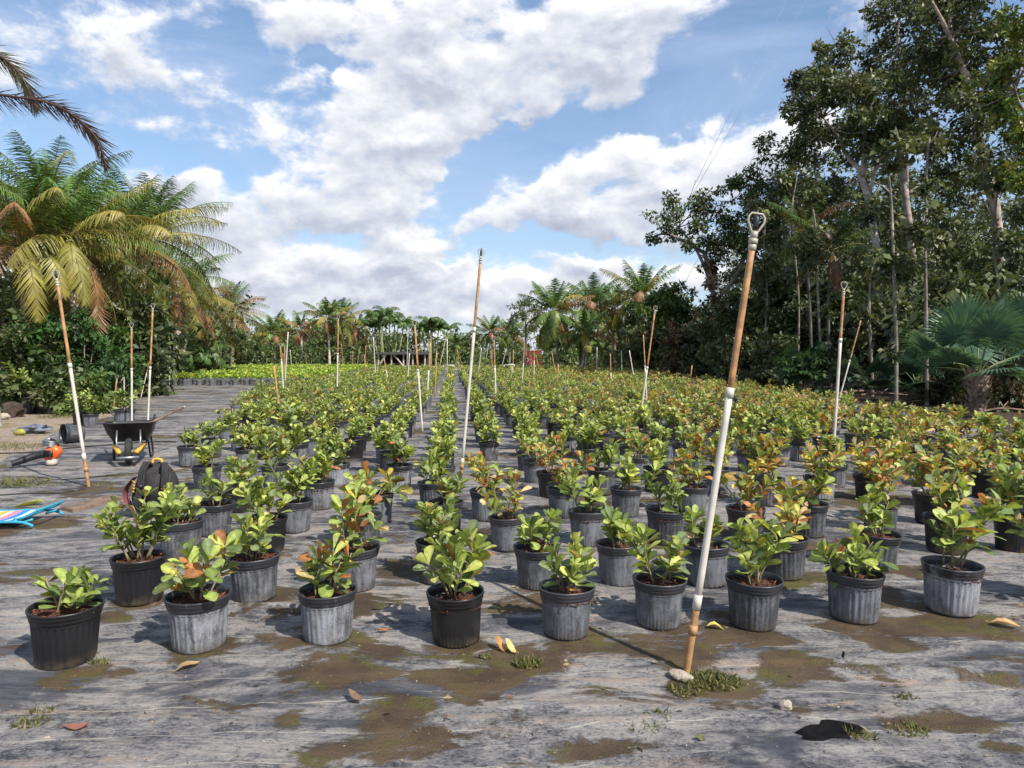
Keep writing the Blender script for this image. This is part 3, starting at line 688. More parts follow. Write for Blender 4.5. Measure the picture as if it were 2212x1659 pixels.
for ri, key in enumerate(order):
    for ci, (u, x, y, v) in enumerate(sorted(rows[key])):
        w = np.clip(.18 + .1 * u - .01 * v, .02, .75)           # copper leaves increase to the right
        kind = (['warm', 'rusty', 'mixed', 'warm'] if RNG.random() < w else ['green', 'fresh', 'lush', 'bright', 'lush', 'green'])[RNG.integers(4)]
        pot = 'ggwwsscr'[RNG.integers(8)] if u < .4 else 'gscsgrwc'[RNG.integers(8)]
        lab = f'{LOOK[kind]} plant, {PLOOK[pot]} pot, {ORD[min(ci, 29)]} from left in {ORD[min(ri, 29)]} full row'
        potted(x, y, pot, kind, int(RNG.integers(5)), y < 7.5, lab, 'potted plants in rows across the nursery field', RNG.uniform(.93, 1.05), mulch=int(RNG.integers(3)))
# far plants, too many to be individuals: one object
def stuff(name, pts, label, cat, kinds, tpl_leaf, tint, seed, sc=1.0):
    rng = np.random.default_rng(seed); g = G()
    protos = []
    for kd in kinds:
        for v in range(2):
            H, sp, ns, wm, lt, lf, sk, fl = KINDS[kd]
            _, gl = clusia_geo(seed + v * 31 + len(protos), H, sp, ns, wm, lt, lf, LEAF_LOW, sk, fl); protos.append((kd, gl.merged()))
            _, gl = clusia_geo(seed + v * 37 + len(protos), H * .95, sp, max(3, ns // 2), wm, lt, lf * 1.5, LEAF_LOW, sk * .8, fl); protos.append((kd + '_far', gl.merged()))
    gp_ = G(); 
    potg = pot_mesh('stuff').merged(); 
    for (x, y, u, v) in pts:
        far = y > 27; w = np.clip(.16 + .075 * u - .008 * v, .02, .7) if tint is None else .03
        want = ('warm', 'rusty') if rng.random() < w else ('green', 'lush', 'bright')
        cand = [p for kd, p in protos if kd.split('_')[0] in want and kd.endswith('_far') == far] or [p for kd, p in protos if kd.endswith('_far') == far]
        gm = cand[rng.integers(len(cand))]; a = rng.uniform(0, 2 * pi); s = rng.uniform(.85, 1.12) * sc
        R = rot((0, 0, 1), a) * s
        g.addto(gm, R, (x, y, .01), rng.uniform(.9, 1.3) * (np.array(tint) if tint is not None else 1.0))
        gp_.addto(potg, None, (x, y, .012), rng.uniform(.5, 1.0))
    o = thing(name, label, cat); tag(o, kind='stuff')
    f = g.build('foliage', M['clusia'], o); p = gp_.build('pots', M['pot_far'], o); f['kind'] = 'stuff'; p['kind'] = 'stuff'
    return o
m_, t_, b_, o_ = new_mat('far_pots'); t_.l(t_.mix(1.0, col_attr(t_), (.15, .155, .175), 'MULTIPLY'), b_.inputs['Base Color']); b_.inputs['Roughness'].default_value = .6
M['pot_far'] = m_
stuff('potted_plant_rows', [(x, y, u, v) for (x, y, u, v, a, b) in cells[NIND:]], 'mass of potted round-leaved plants filling the field towards the trees', 'potted plants',
      ['green', 'lush', 'bright', 'warm', 'rusty'], LEAF_LOW, None, 5)
blk = [(x, y, u, v) for (x, y, u, v, a, b) in field(-26, -6.5, 34, 64, .56, .60, .05) if u > np.interp(v, [34, 45, 64], [-15.3, -17, -23])]
stuff('bright_green_rows', blk, 'block of bright lime green potted plants at the far left of the field', 'potted plants', ['bright', 'lush', 'green'], LEAF_LOW, (1.15, 1.3, .75), 77, 1.12)

# ------------------------------------------------------------------ sprinkler poles
def sprinkler(parent, p, ax, full=True):
    """yoke with a nozzle on the tip of a pole; ax: unit axis"""
    g = G(); side = nrm(np.cross(ax, (0, 1, 0)))
    hw, hh = .038, .095
    loop = [(-.012, .0), (-.016, .012), (-hw, .055), (-hw, .078), (-.026, hh), (.026, hh), (hw, .078), (hw, .055), (.016, .012), (.012, 0)]
    g.tube([p + side * a + ax * (b + .05) for a, b in loop], .0055, 6)
    g.tube([p - ax * .03, p + ax * .0], .0185, 10); g.tube([p, p + ax * .025], .021, 10); g.tube([p + ax * .025, p + ax * .06], .016, 10)
    h = g.build('sprinkler_head', M['yoke'], parent)
    if full:
        g = G(); q = p + ax * .062
        g.tube([q, q + ax * .03, q + ax * .06, q + ax * .075], [.010, .012, .016, .006], 8); g.box(q + ax * .085, (.012, .006, .03))
        g.build('nozzle', M['black'], h)
    return h
def pole(base, top, joint, label, head=False, r=.0165, kind='tan_top', foot=None, group=None, bend=.0, full=True):
    """base, top: points; joint: share of the length where the white pipe ends"""
    base = np.asarray(base, float); top = np.asarray(top, float); o = thing('sprinkler_pole', label, 'pole', base, 0, group)
    v = top - base; Lh = np.linalg.norm(v); ax = v / Lh; side = nrm(np.cross(ax, (0, 1, 0)))
    P = lambda u: v * u + side * (bend * sin(pi * u))
    def seg(u0, u1, rad, n=10, k=8): return [P(u) for u in np.linspace(u0, u1, k)], rad, n
    j0 = 0.0
    if foot:
        g = G(); g.tube(*seg(-.03, foot, r * 1.0)); g.tube(*seg(foot * .55, foot * .55 + .022, r * 1.25, k=2)); g.build('foot_pipe', M['tan'], o)
        g = G(); g.tube(*seg(foot - .012, foot + .022, r * 1.22, k=2)); g.build('coupling', M['pvc'], o); j0 = foot
    tm = M['tan'] if kind == 'tan_top' else M['pvc']
    if 0 < joint < 1:
        g = G(); g.tube(*seg(j0 if foot else -.03, joint, r)); g.build('lower_pipe', M['pvc'], o)
        if full: g = G(); g.tube(*seg(joint - .012, joint + .012, r * 1.2, k=2)); g.build('coupling', M['pvc'], o)
        g = G(); g.tube(*seg(joint, 1, r * .93)); g.build('upper_pipe', tm, o)
    else:
        g = G(); g.tube(*seg(-.03, 1, r)); g.build('pipe', M['tan'] if joint == 0 else M['pvc'], o)
    if head: sprinkler(o, v, ax, full)
    return o
def pole_px(bx, by, tx, ty, jy, label, head=False, hidden=False, foot_y=None, group=None, r=.0165, full=True, lean=.08, bend=0.0):
    b = gp(bx, by, .42 if hidden else .01); t = dp(tx, ty, b[1])
    if head: t = t - np.array([0, 0, .15])
    t = t + np.array([0, lean, 0])
    if hidden: b = b + (b - t) * (.41 / (t[2] - b[2]))
    Z = lambda y: (dp(bx, y, b[1])[2] - b[2]) / (t[2] - b[2])
    j = {'tan': 0, 'white': 1}.get(jy) if isinstance(jy, str) else Z(jy)
    return pole(b, t, j, label, head, r, 'tan_top', Z(foot_y) if foot_y else None, group, bend, full)
pole_px(1483, 1450, 1640, 450, 850, 'tall sprinkler pole in the foreground leaning right, white below and rusty tan above', True, foot_y=1307, r=.0165)
pole_px(996, 1030, 1037, 535, 712, 'tall slim sprinkler pole in the narrow walkway at the centre, leaning right', True, foot_y=1000, r=.0185)
pole_px(192, 1055, 113, 582, 790, 'sprinkler pole on the left beside the wheelbarrow, leaning left, orange upper half', True, foot_y=990, r=.0185)
pole_px(285, 925, 279, 697, 798, 'shorter white and orange sprinkler pole behind the wheelbarrow', True, r=.019)
pole_px(319, 925, 325, 655, 795, 'taller white and orange sprinkler pole at the right rear corner of the wheelbarrow', True, r=.019)
pole_px(1387, 876, 1416, 660, 795, 'sprinkler pole leaning right with its loop head before the right trees, crossing another pole', True, True, r=.019)
pole_px(1397, 861, 1391, 723, 792, 'headless orange and white pole crossing behind the leaning sprinkler pole', False, True)
pole_px(1802, 945, 1829, 607, 735, 'green-white sprinkler pole before the fan palms on the right, orange upper part', True, True, r=.019)
pole_px(1813, 862, 1863, 692, 780, 'thin grey pole leaning far right behind the green-white sprinkler pole', False, True)
pole_px(1510, 802, 1517, 704, 'white', 'thin white pole standing against the dark trees at right', True, True, r=.02)
pole_px(1490, 830, 1496, 790, 'tan', 'short rusty stake poking out of the plants before the right trees', False, True, r=.022)
pole_px(728, 850, 729, 681, 765, 'upright sprinkler pole left of the far shelter, rust-orange top', True, True, r=.021)
pole_px(909, 885, 895, 692, 800, 'rust-orange and white sprinkler pole leaning left in front of the far shelter', True, True, r=.021)
pole_px(1071, 855, 1067, 727, 792, 'tan and white sprinkler pole just right of the tall central pole', True, True, r=.021)
pole_px(1128, 828, 1133, 740, 785, 'rusty pole rising just left of the red container', False, True, r=.021)
pole_px(1153, 818, 1155, 748, 780, 'loop-headed pole standing in front of the red container', True, True, r=.022)
pole_px(838, 822, 829, 767, 800, 'short white loop-headed pole leaning left near the far shelter', True, True, r=.022)
pole_px(612, 841, 604, 741, 778, 'orange and white loop-headed pole at the front of the cluster of poles left of centre', True, True, r=.021)
pole_px(602, 876, 589, 791, 'tan', 'plain orange stake leaning left at the left corner of the field', False, True, r=.021)
pole_px(245, 884, 248, 811, 'tan', 'short orange standpipe with a loop head left of the wheelbarrow poles', True, False, r=.022)
pole_px(304, 860, 320, 781, 806, 'thin orange stick leaning right behind the wheelbarrow poles', False, False)
pole_px(366, 838, 365, 748, 'white', 'plain white pole at the left corner of the bright green block', False, False, r=.022)
FARP = [(395, 806, 394, 755, 'tan'), (425, 796, 426, 750, 'white'), (442, 797, 435, 761, 'tan'), (473, 789, 473, 760, 'tan'), (483, 790, 485, 762, 'tan'), (492, 788, 491, 766, 'white'), (514, 787, 517, 758, 'white'),
 (616, 820, 621, 717, 'white'), (613, 806, 614, 746, 'tan'), (611, 802, 610, 763, 'tan'), (630, 792, 626, 756, 'white'), (741, 790, 737, 742, 'tan'), (760, 792, 762, 758, 'tan'), (771, 790, 778, 748, 'tan'),
 (790, 805, 786, 766, 'tan'), (788, 796, 790, 747, 'tan'), (811, 808, 806, 728, 'white'), (881, 816, 884, 763, 'white'), (879, 796, 881, 708, 'white'), (923, 850, 929, 741, 800), (940, 833, 943, 762, 'tan'),
 (993, 796, 988, 756, 'tan'), (1034, 801, 1040, 752, 'white'), (1048, 794, 1055, 742, 'white'), (1064, 803, 1060, 757, 'tan'), (1084, 792, 1094, 753, 'white'), (1108, 808, 1109, 755, 'tan'), (1148, 794, 1145, 741, 'white'),
 (1164, 798, 1158, 766, 'tan'), (1200, 805, 1192, 760, 'tan'), (1204, 826, 1206, 786, 'tan'), (1278, 804, 1281, 770, 'tan'), (1289, 805, 1290, 750, 'white'), (1320, 828, 1319, 764, 805), (1343, 806, 1343, 758, 'white'), (1369, 814, 1360, 757, 'white')]
NTH = ORD + ['thirty-first', 'thirty-second', 'thirty-third', 'thirty-fourth', 'thirty-fifth', 'thirty-sixth', 'thirty-seventh']
for k, (bx, by, tx, ty, j) in enumerate(sorted(FARP)):
    ln = 'leaning right' if tx - bx > 4 else 'leaning left' if tx - bx < -4 else 'upright'
    nm = {'tan': 'orange', 'white': 'white'}.get(j, 'white and orange')
    pole_px(bx, by, tx, ty, j, f'distant {nm} pole, {ln}, {NTH[k]} from left among the thin far poles', False, True, group='thin poles scattered across the far field', r=.024, full=False)
# white pipe crosses and the bent standpipe
def pipe_cross(bx, by, ty, x0, x1, yc, label):
    b = gp(bx, by, .42); b[2] = 0; o = thing('pipe_cross', label, 'pipe', b); g = G(); t = dp(bx, ty, b[1])
    g.tube([np.zeros(3), t - b], .02, 8); g.build('upright', M['pvc'], o)
    a, c = dp(x0, yc, b[1]) - b, dp(x1, yc, b[1]) - b
    g = G(); g.tube([a + (0, -.03, 0), c + (0, -.03, 0)], .025, 8); g.tube([a + (0, -.03, 0), a + (0, -.03, -.12)], .025, 8); g.tube([c + (0, -.03, 0), c + (0, -.03, -.12)], .025, 8); g.build('crossbar', M['pvc'], o)
pipe_cross(966, 812, 732, 958, 981, 789, 'white pipe cross rising above the single row at the centre of the far field')
pipe_cross(1106, 812, 785, 1089, 1111, 788, 'low white pipe crossbar left of the red container')
b = gp(268, 880); o = thing('bent_standpipe', 'pale bent water pipe joined beside the short orange standpipe', 'pipe', b); g = G()
q = [dp(x, y, b[1]) - b for x, y in ((249, 826), (255, 826), (260, 825), (266, 817), (268, 818), (268, 845), (268, 880))]
g.tube(bez(q, 5), .022, 8); g.build('pipe', M['wood_pale'], o)

# ------------------------------------------------------------------ things on the left
def RZ(a): return rot((0, 0, 1), a)
def wheelbarrow():
    b = gp(280, 1010); o = thing('wheelbarrow', 'black wheelbarrow with yellow front braces, wheel towards the camera', 'wheelbarrow', (b[0] - .28, b[1] + .56, .014), radians(25), None, .92)
    def loop(w, y0, y1, z, r, zf=-.055, n=8):
        pts = []
        for (cx, cy, a0) in ((w - r, y1 - r, 0), (-w + r, y1 - r, pi / 2), (-w + r, y0 + r, pi), (w - r, y0 + r, 1.5 * pi)):
            for k in range(n):
                a = a0 + k / (n - 1) * pi / 2; x, y = cx + r * cos(a), cy + r * sin(a)
                pts.append((x, y, z + (0 if zf is None else zf * (y - y0) / (y1 - y0))))
        return np.array(pts)
    L = [loop(.345, -.46, .50, .615, .10), loop(.360, -.475, .515, .612, .11), loop(.360, -.475, .515, .600, .11), loop(.335, -.45, .49, .598, .10), loop(.30, -.36, .46, .46, .10), loop(.235, -.22, .40, .33, .09), loop(.20, -.16, .36, .305, .08),
         loop(.19, -.15, .35, .318, .08), loop(.225, -.21, .39, .34, .09), loop(.29, -.35, .45, .465, .10), loop(.335, -.45, .49, .61, .10)]
    g = G(); n = len(L[0]); i = np.arange(len(L) - 1)[:, None] * n; j = np.arange(n)[None]; j2 = (j + 1) % n
    g.add(np.vstack(L), np.stack([i + j, i + n + j, i + n + j2, i + j2], -1))
    g.add(np.vstack([L[7], L[7].mean(0)]), None, [(k, (k + 1) % n, n) for k in range(n)])
    g.add(np.vstack([L[6], L[6].mean(0)]), None, [((k + 1) % n, k, n) for k in range(n)])
    g.build('tub', M['black'], o)
    g = G(); prof = [(.085, -.035), (.14, -.045), (.175, -.042), (.190, -.02), (.194, 0), (.190, .02), (.175, .042), (.14, .045), (.085, .035)]
    W_ = thing('wheel', None, None); W_.parent = o; W_.location = (0, -.50, .194); W_.rotation_euler = (0, pi / 2, 0)
    g.lathe(prof, 32, wob=lambda i, a: .004 * (np.sin(24 * a) > 0) * ((i > 2) & (i < 6))); g.build('tyre', M['rubber'], W_)
    g = G(); g.lathe([(.0, -.05), (.02, -.05), (.022, -.02), (.09, -.03), (.09, .03), (.022, .02), (.02, .05), (0, .05)], 20); g.build('rim', M['yellow'], W_)
    for s in (-1, 1):
        g = G(); g.tube(bez([(s * .11, -.72, .13), (s * .14, -.5, .19), (s * .22, -.05, .285), (s * .25, .5, .42), (s * .29, 1.0, .60)], 5), .019, 8); g.build('handle', M['black'], o)
        g = G(); g.box((s * .150, -.52, .235), (.05, .34, .045), rot((0, 0, 1), -s * .26) @ rot((1, 0, 0), .20)); g.build('brace', M['yellow'], o)
        g = G(); g.tube([(s * .13, -.56, .20), (s * .155, -.50, .36), (s * .15, -.43, .50)], .012, 8); g.build('strut', M['steel'], o)
        g = G(); g.tube(bez([(s * .24, .36, .38), (s * .27, .40, .15), (s * .27, .38, .012), (s * .25, .22, .012), (s * .23, .05, .28)], 5), .015, 8); g.build('leg', M['black'], o)
    g = G(); g.box((0, -.735, .135), (.29, .03, .035)); g.tube([(-.14, -.6, .22), (.14, -.6, .22)], .008, 6); g.build('nose_guard', M['steel'], o)
    return o
WB = wheelbarrow()
p = dp(270, 900, 14.4); o = thing('potted_shrub', 'grey pot with a small dark shrub standing right behind the wheelbarrow', 'potted plant', (p[0], p[1], .012), .6, None, 1.3)
link('pot', POT_ME['g'], o); link('mulch', MULCH_ME[1], o)
gs, gl = clusia_geo(555, .42, .55, 8, .0, .05, .09, LEAF_MID); gs.build('stems', M['stem'], o); gl.build('foliage', M['bush_leaf'], o)
# long wooden tool handle resting on the barrow rim
a = dp(328, 912, WB.location[1] + .1); b = dp(396, 880, WB.location[1] + .75)
tw = np.array([a[0], a[1], a[2]])
o = thing('tool_handle', 'long wooden tool handle sticking out of the wheelbarrow to the right', 'tool handle', tw); g = G()
g.tube([np.array((-.22, -.2, -.09)), np.zeros(3), b - a], .016, 8); g.build('shaft', M['wood'], o)
g = G(); g.tube([b - a, (b - a) * 1.04], .019, 8); g.build('grip_end', M['wood_pale'], o)

def backpack():
    p = gp(316, 1122); o = thing('backpack', 'black backpack with yellow loops standing among the left front pots', 'backpack', (p[0], p[1] + .15, .014), radians(14)); o.rotation_euler = (-.10, .07, radians(14))
    g = G(); nz, na = 16, 32; v = []; 
    for k in range(nz):
        u = k / (nz - 1); z = .02 + .44 * u; e = (1 - (2 * abs(u - .45)) ** 3.5 * .45); w = .205 * e * (1 - .22 * u); d = .125 * e * (1 - .25 * u)
        for a in range(na):
            t = a * 2 * pi / na; c, s = cos(t), sin(t); f = (abs(c) ** 3 + abs(s) ** 3) ** (-1 / 3)
            wr = 1 + .03 * sin(5 * t + 9 * u) + .02 * sin(13 * u + 3 * t)
            v.append((w * c * f * wr, d * s * f * wr, z + .015 * sin(2 * t)))
    i = np.arange(nz - 1)[:, None] * na; j = np.arange(na)[None]; j2 = (j + 1) % na
    v.append((0, 0, .485)); g.add(v, np.stack([i + j, i + j2, i + na + j2, i + na + j], -1), [((nz - 1) * na + k, (nz - 1) * na + (k + 1) % na, nz * na) for k in range(na)])
    g.build('body', M['cloth'], o)
    for s in (-1, 1):
        g = G(); c = bez([(s * .06, -.06, .455), (s * .075, -.115, .475), (s * .095, -.165, .40), (s * .10, -.175, .25), (s * .13, -.155, .10), (s * .16, -.12, .05)], 6)
        for off in (-.018, 0, .018): g.tube(c + (off, 0, 0), .014, 6)
        st = g.build('shoulder_strap', M['cloth'], o)
        g = G(); g.box((s * .098, -.196, .27), (.05, .012, .03)); g.build('buckle', M['black'], st)
    g = G(); g.tube(bez([(-.05, -.03, .47), (-.04, -.03, .505), (.0, -.03, .512), (.03, -.03, .50), (.035, -.03, .47)], 5), .012, 8); g.build('top_loop', M['yellow'], o)
    g = G()
    for k in range(4): g.tube([(-.20, -.07, .31 - k * .028), (-.155, -.145, .298 - k * .028)], .006, 6)
    g.build('side_cord', M['yellow'], o)
    g = G(); v = []
    for k in range(9):
        for m_ in range(9):
            t = radians(120 + 8 * m_); v.append((-.185 - .075 * sin(k / 8 * pi), -.10 + m_ * .024, .04 + .30 * k / 8))
    i = np.arange(8)[:, None] * 9; j = np.arange(8)[None]; g.add(v, np.stack([i + j, i + 9 + j, i + 10 + j, i + 1 + j], -1), None, (.30, .08, .10)); g.build('side_pocket', M['mesh'], o)
    g = G(); g.box((.0, -.135, .25), (.16, .03, .26)); g.build('back_panel', M['cloth'], o)
backpack()

def leaf_blower():
    p = gp(98, 1010); o = thing('leaf_blower', 'orange and black leaf blower lying on the mat at left', 'leaf blower', (p[0], p[1] + .12, .02), radians(0))
    g = G(); prof = [(.0, -.09), (.07, -.085), (.105, -.05), (.115, 0), (.105, .05), (.07, .085), (0, .09)]
    g.lathe(prof, 20, (1, 1, 1), wob=lambda i, a: .015 * np.sign(np.sin(2 * a)) * (np.abs(np.sin(2 * a)) > .5))
    v = g.V[0] @ rot((1, 0, 0), pi / 2).T; g.V[0] = v * (1, .8, .95) + (.02, 0, .155); g.build('housing', M['orange'], o)
    g = G(); g.box((.03, -.10, .16), (.11, .02, .09)); 
    for k in range(5): g.box((.03, -.113, .13 + k * .016), (.10, .008, .006))
    g.build('air_grille', M['black'], o)
    g = G(); g.box((.0, .0, .285), (.13, .13, .07), rot((0, 1, 0), .2)); g.tube([(-.07, 0, .26), (-.05, -.02, .34), (.01, -.02, .35)], .02, 8)
    for k in range(5): g.box((.0, .0, .258 + k * .016), (.15, .15, .005), rot((0, 1, 0), .2))
    g.build('engine', M['steel'], o)
    g = G(); g.tube(bez([(-.06, -.03, .15), (-.16, -.07, .13), (-.28, -.16, .08), (-.37, -.23, .045)], 6), np.linspace(.055, .04, 18), 14, cap=False); g.build('tube', M['black'], o)
    g = G(); g.tube(bez([(.10, .0, .22), (.08, .0, .31), (-.02, .0, .345), (-.08, 0, .30)], 6), .014, 8); g.build('grip', M['black'], o)
    g = G(); g.lathe([(0, -.05), (.06, -.05), (.07, -.04), (.07, .01), (.05, .03), (0, .03)], 16, c=(.02, -.02, .055)); g.build('fuel_tank', M['wood_pale'], o)
leaf_blower()

def beach_chair():
    """folded low chair lying on its back; the long axis points to the left out of the picture"""
    p = gp(66, 1116, .075); o = thing('beach_chair', 'folded beach chair with rainbow striped fabric and turquoise frame at the left edge', 'beach chair', (p[0], p[1], .014), radians(4), None, .9)
    n, m_ = 64, 8; v = []; c = []
    pal = [(.03, .22, .50), (.03, .22, .50), (.70, .72, .75), (.03, .22, .50), (.03, .2, .5), (.62, .20, .28), (.62, .2, .28), (.75, .6, .55), (.72, .30, .05), (.70, .42, .05), (.75, .75, .7), (.62, .50, .06), (.30, .42, .08), (.7, .75, .7), (.05, .35, .5), (.04, .3, .5)]
    for a in range(n):
        x = -a / (n - 1) * 1.25; k = pal[int(a / n * 31) % len(pal)]
        for b in range(m_):
            u = b / (m_ - 1); v.append((x, -.235 + .47 * u, .075 + .03 * (x + .6) ** 2 - .018 * sin(pi * u))); c.append(k)
    i = np.arange(n - 1)[:, None] * m_; j = np.arange(m_ - 1)[None]; g = G(); g.add(v, np.stack([i + j, i + j + 1, i + m_ + j + 1, i + m_ + j], -1), None, np.array(c)); g.build('seat_fabric', M['mesh'], o, False)
    for s in (-1, 1):
        g = G(); g.tube(bez([(-1.3, s * .25, .085), (-.6, s * .25, .075), (.0, s * .25, .075), (.12, s * .25, .055), (.17, s * .25, .03)], 5), .014, 8); g.build('side_rail', M['turq'], o)
        g = G(); g.tube(bez([(-.02, s * .215, .09), (.10, s * .215, .12), (.185, s * .20, .17)], 5), .012, 8); g.tube([(.02, s * .215, .05), (.15, s * .215, .09)], .011, 8); g.build('folding_leg', M['turq'], o)
    g = G(); g.tube(bez([(.185, -.20, .17), (.20, -.18, .175), (.20, .18, .175), (.185, .20, .17)], 5), .012, 8); g.build('leg_crossbar', M['turq'], o)
    g = G(); g.tube([(.0, -.25, .08), (.0, .25, .08)], .012, 8); g.build('frame_crossbar', M['turq'], o)
beach_chair()

q = [gp(x, y, .02)[:2] for x, y in ((130, 1101), (240, 1073), (266, 1079), (157, 1106))]
v = [(a[0], a[1], .014) for a in q] + [(a[0], a[1], .046) for a in q]; c0 = np.mean(v, 0) * (1, 1, 0)
g = G(); g.add(np.array(v) - c0, [(4, 7, 6, 5), (0, 1, 2, 3), (0, 4, 5, 1), (1, 5, 6, 2), (2, 6, 7, 3), (3, 7, 4, 0)])
o = g.build('plank', M['wood'], None, False); o.location = c0; tag(o, 'short weathered brown board lying on the mat by the beach chair', 'plank')
o.data.validate()

p = gp(150, 959); o = thing('fallen_pot', 'empty grey pot lying on its side near the left pole, mouth turned to the left', 'pot', (p[0] + .12, p[1] + .16, .155)); o.rotation_euler = (radians(86), 0, radians(-38)); o.scale = (1.1,) * 3
link('pot', POT_ME['g'], o)
for (px, py, lab, kd, sc, ps) in [(166, 921, 'dark pot with a bushy shrub behind the left sprinkler pole, left one of two', 'lush', 1.0, 'b'), (188, 923, 'dark pot with drooping leaves beside the left sprinkler pole, right one of two', 'sparse', 1.0, 'g'),
                              (55, 893, 'wide black pot with a low shrub under the left trees', 'green', 1.55, 'b')]:
    p = gp(px, py); o = thing('potted_shrub', lab, 'potted plant', (p[0], p[1] + .13, 0), 1.3, None, sc); link('pot', POT_ME[ps], o); link('mulch', MULCH_ME[1], o)
    gs, gl = clusia_geo(600 + px, .50, .6, 9, .0, .1, .10, LEAF_MID); gs.build('stems', M['stem'], o); gl.build('foliage', M['bush_leaf'], o)
def lump(name, label, cat, p, d, mat, seed, kind=None, rz=0.0, rough=.16, flat=False):
    rng = np.random.default_rng(seed); n, m_ = 18, 10; ph = rng.uniform(0, 6, 6); v = []
    for k in range(m_):
        b = -pi / 2 + pi * k / (m_ - 1)
        for a in range(n):
            t = a * 2 * pi / n; r = 1 + rough * (sin(3 * t + ph[0] + 2 * b) + .7 * sin(5 * t + ph[1] - 3 * b) + .5 * sin(7 * b + ph[2]))
            v.append((cos(b) * cos(t) * d[0] * r, cos(b) * sin(t) * d[1] * r, d[2] * (sin(b) * (1 + .4 * rough * sin(4 * t + ph[3])) + .75)))
    i = np.arange(m_ - 1)[:, None] * n; j = np.arange(n)[None]; j2 = (j + 1) % n
    g = G(); g.add(v, np.stack([i + j, i + j2, i + n + j2, i + n + j], -1)); o = g.build(name, mat, None, not flat); o.location = p; o.rotation_euler = (0, 0, rz)
    return tag(o, label, cat, None, kind)
lump('rock', 'flat pale concrete lump at the foot of the tall foreground pole', 'rock', gp(1470, 1472) + (0, .01, .010), (.062, .036, .020), M['rock'], 3, None, -.75, .07, True)
lump('rock', 'small white stone on the mat in the right foreground', 'rock', gp(1697, 1538) + (0, 0, .012), (.028, .022, .022), M['rock'], 4, None, .3, .12, True)
lump('tarp', 'crumpled grey plastic tarp on the sandy ground at left', 'tarp', gp(76, 935), (.22, .11, .09), M['tarp'], 5, None, .2, .5, True)
lump('coconut', 'yellow-green coconut on the sandy ground at the far left', 'coconut', gp(43, 939), (.11, .07, .065), plain('coconut_husk', (.26, .25, .05), .6, .3, 6.0), 6, None, .0, .05)
lump('rock', 'whitish stone beside the leaning palm trunk at the left edge', 'rock', gp(9, 905), (.12, .1, .08), M['rock'], 8, None, .2, .12)

# ------------------------------------------------------------------ palms
GRN, YEL, BRN, DRY = (.070, .130, .028), (.34, .31, .06), (.25, .13, .06), (.32, .20, .14)
def frond_geo(g, rng, p0, az, e0, L, droop, ll, col, n=46, tipcol=None, hang=.35, rach=(.24, .20, .06), wid=.05):
    k = 18; s = np.linspace(0, 1, k); e = e0 - droop * s ** 1.35; twist = rng.normal(0, .15)
    a = az + twist * s
    d = np.stack([np.cos(a) * np.cos(e), np.sin(a) * np.cos(e), np.sin(e)], -1)
    pts = p0 + np.vstack([np.zeros(3), np.cumsum(d[:-1] * L / (k - 1), 0)])
    g.tube(pts, np.linspace(.028, .006, k) * L / 3.5, 4, rach, cap=False)
    u = np.linspace(.14, .985, n) + rng.uniform(-.006, .006, n); x = u * (k - 1); i = np.minimum(x.astype(int), k - 2); f = (x - i)[:, None]
    P = pts[i] * (1 - f) + pts[i + 1] * f; T = nrm(d[i] * (1 - f) + d[i + 1] * f)
    S = nrm(np.cross(T, (0, 0, 1.0) + 0 * T)); U = np.cross(S, T)
    prof = ll * (.35 + .65 * np.sin(np.clip(u * 1.02, 0, 1) * pi * .82 + .35)) * np.where(u > .9, (1.02 - u) / .12 * .7 + .3, 1)
    col = np.array(col); tc = np.array(tipcol) if tipcol is not None else col
    for sd in (-1, 1):
        fw = .55 + .6 * u[:, None] ** 2
        D = S * sd + T * fw + U * .22 + np.array([0, 0, -hang * 1.5]) * (.6 + .8 * u[:, None]) + rng.normal(0, .09, (n, 3))
        c = (col[None] * (1 - u[:, None]) + tc[None] * u[:, None]) * rng.uniform(.7, 1.25, (n, 1))
        g.leaves(P, D, U + rng.normal(0, .12, (n, 3)) - S * sd * .2, prof * rng.uniform(.85, 1.1, n), wid, c, BLADE_DROOP)
def palm_trunk(base, crown, r, bend, seed, col=(.26, .22, .18)):
    b, c = np.asarray(base, float), np.asarray(crown, float); m = (b * .45 + c * .55) + np.array([bend, 0, 0])
    P = bez([b - (0, 0, .1), b, m, c], 12) - b; g = G(); k = len(P)
    R = r * (1 - .35 * np.linspace(0, 1, k)) * (1 + .35 * np.exp(-np.linspace(0, 14, k))) * (1 + .04 * np.sin(np.arange(k) * 2.2))
    cc = np.tile(np.array(col), (k, 1)) * (1 + .18 * np.sin(np.arange(k) * 2.2))[:, None]
    return g.tube(P, R, 10, cc)
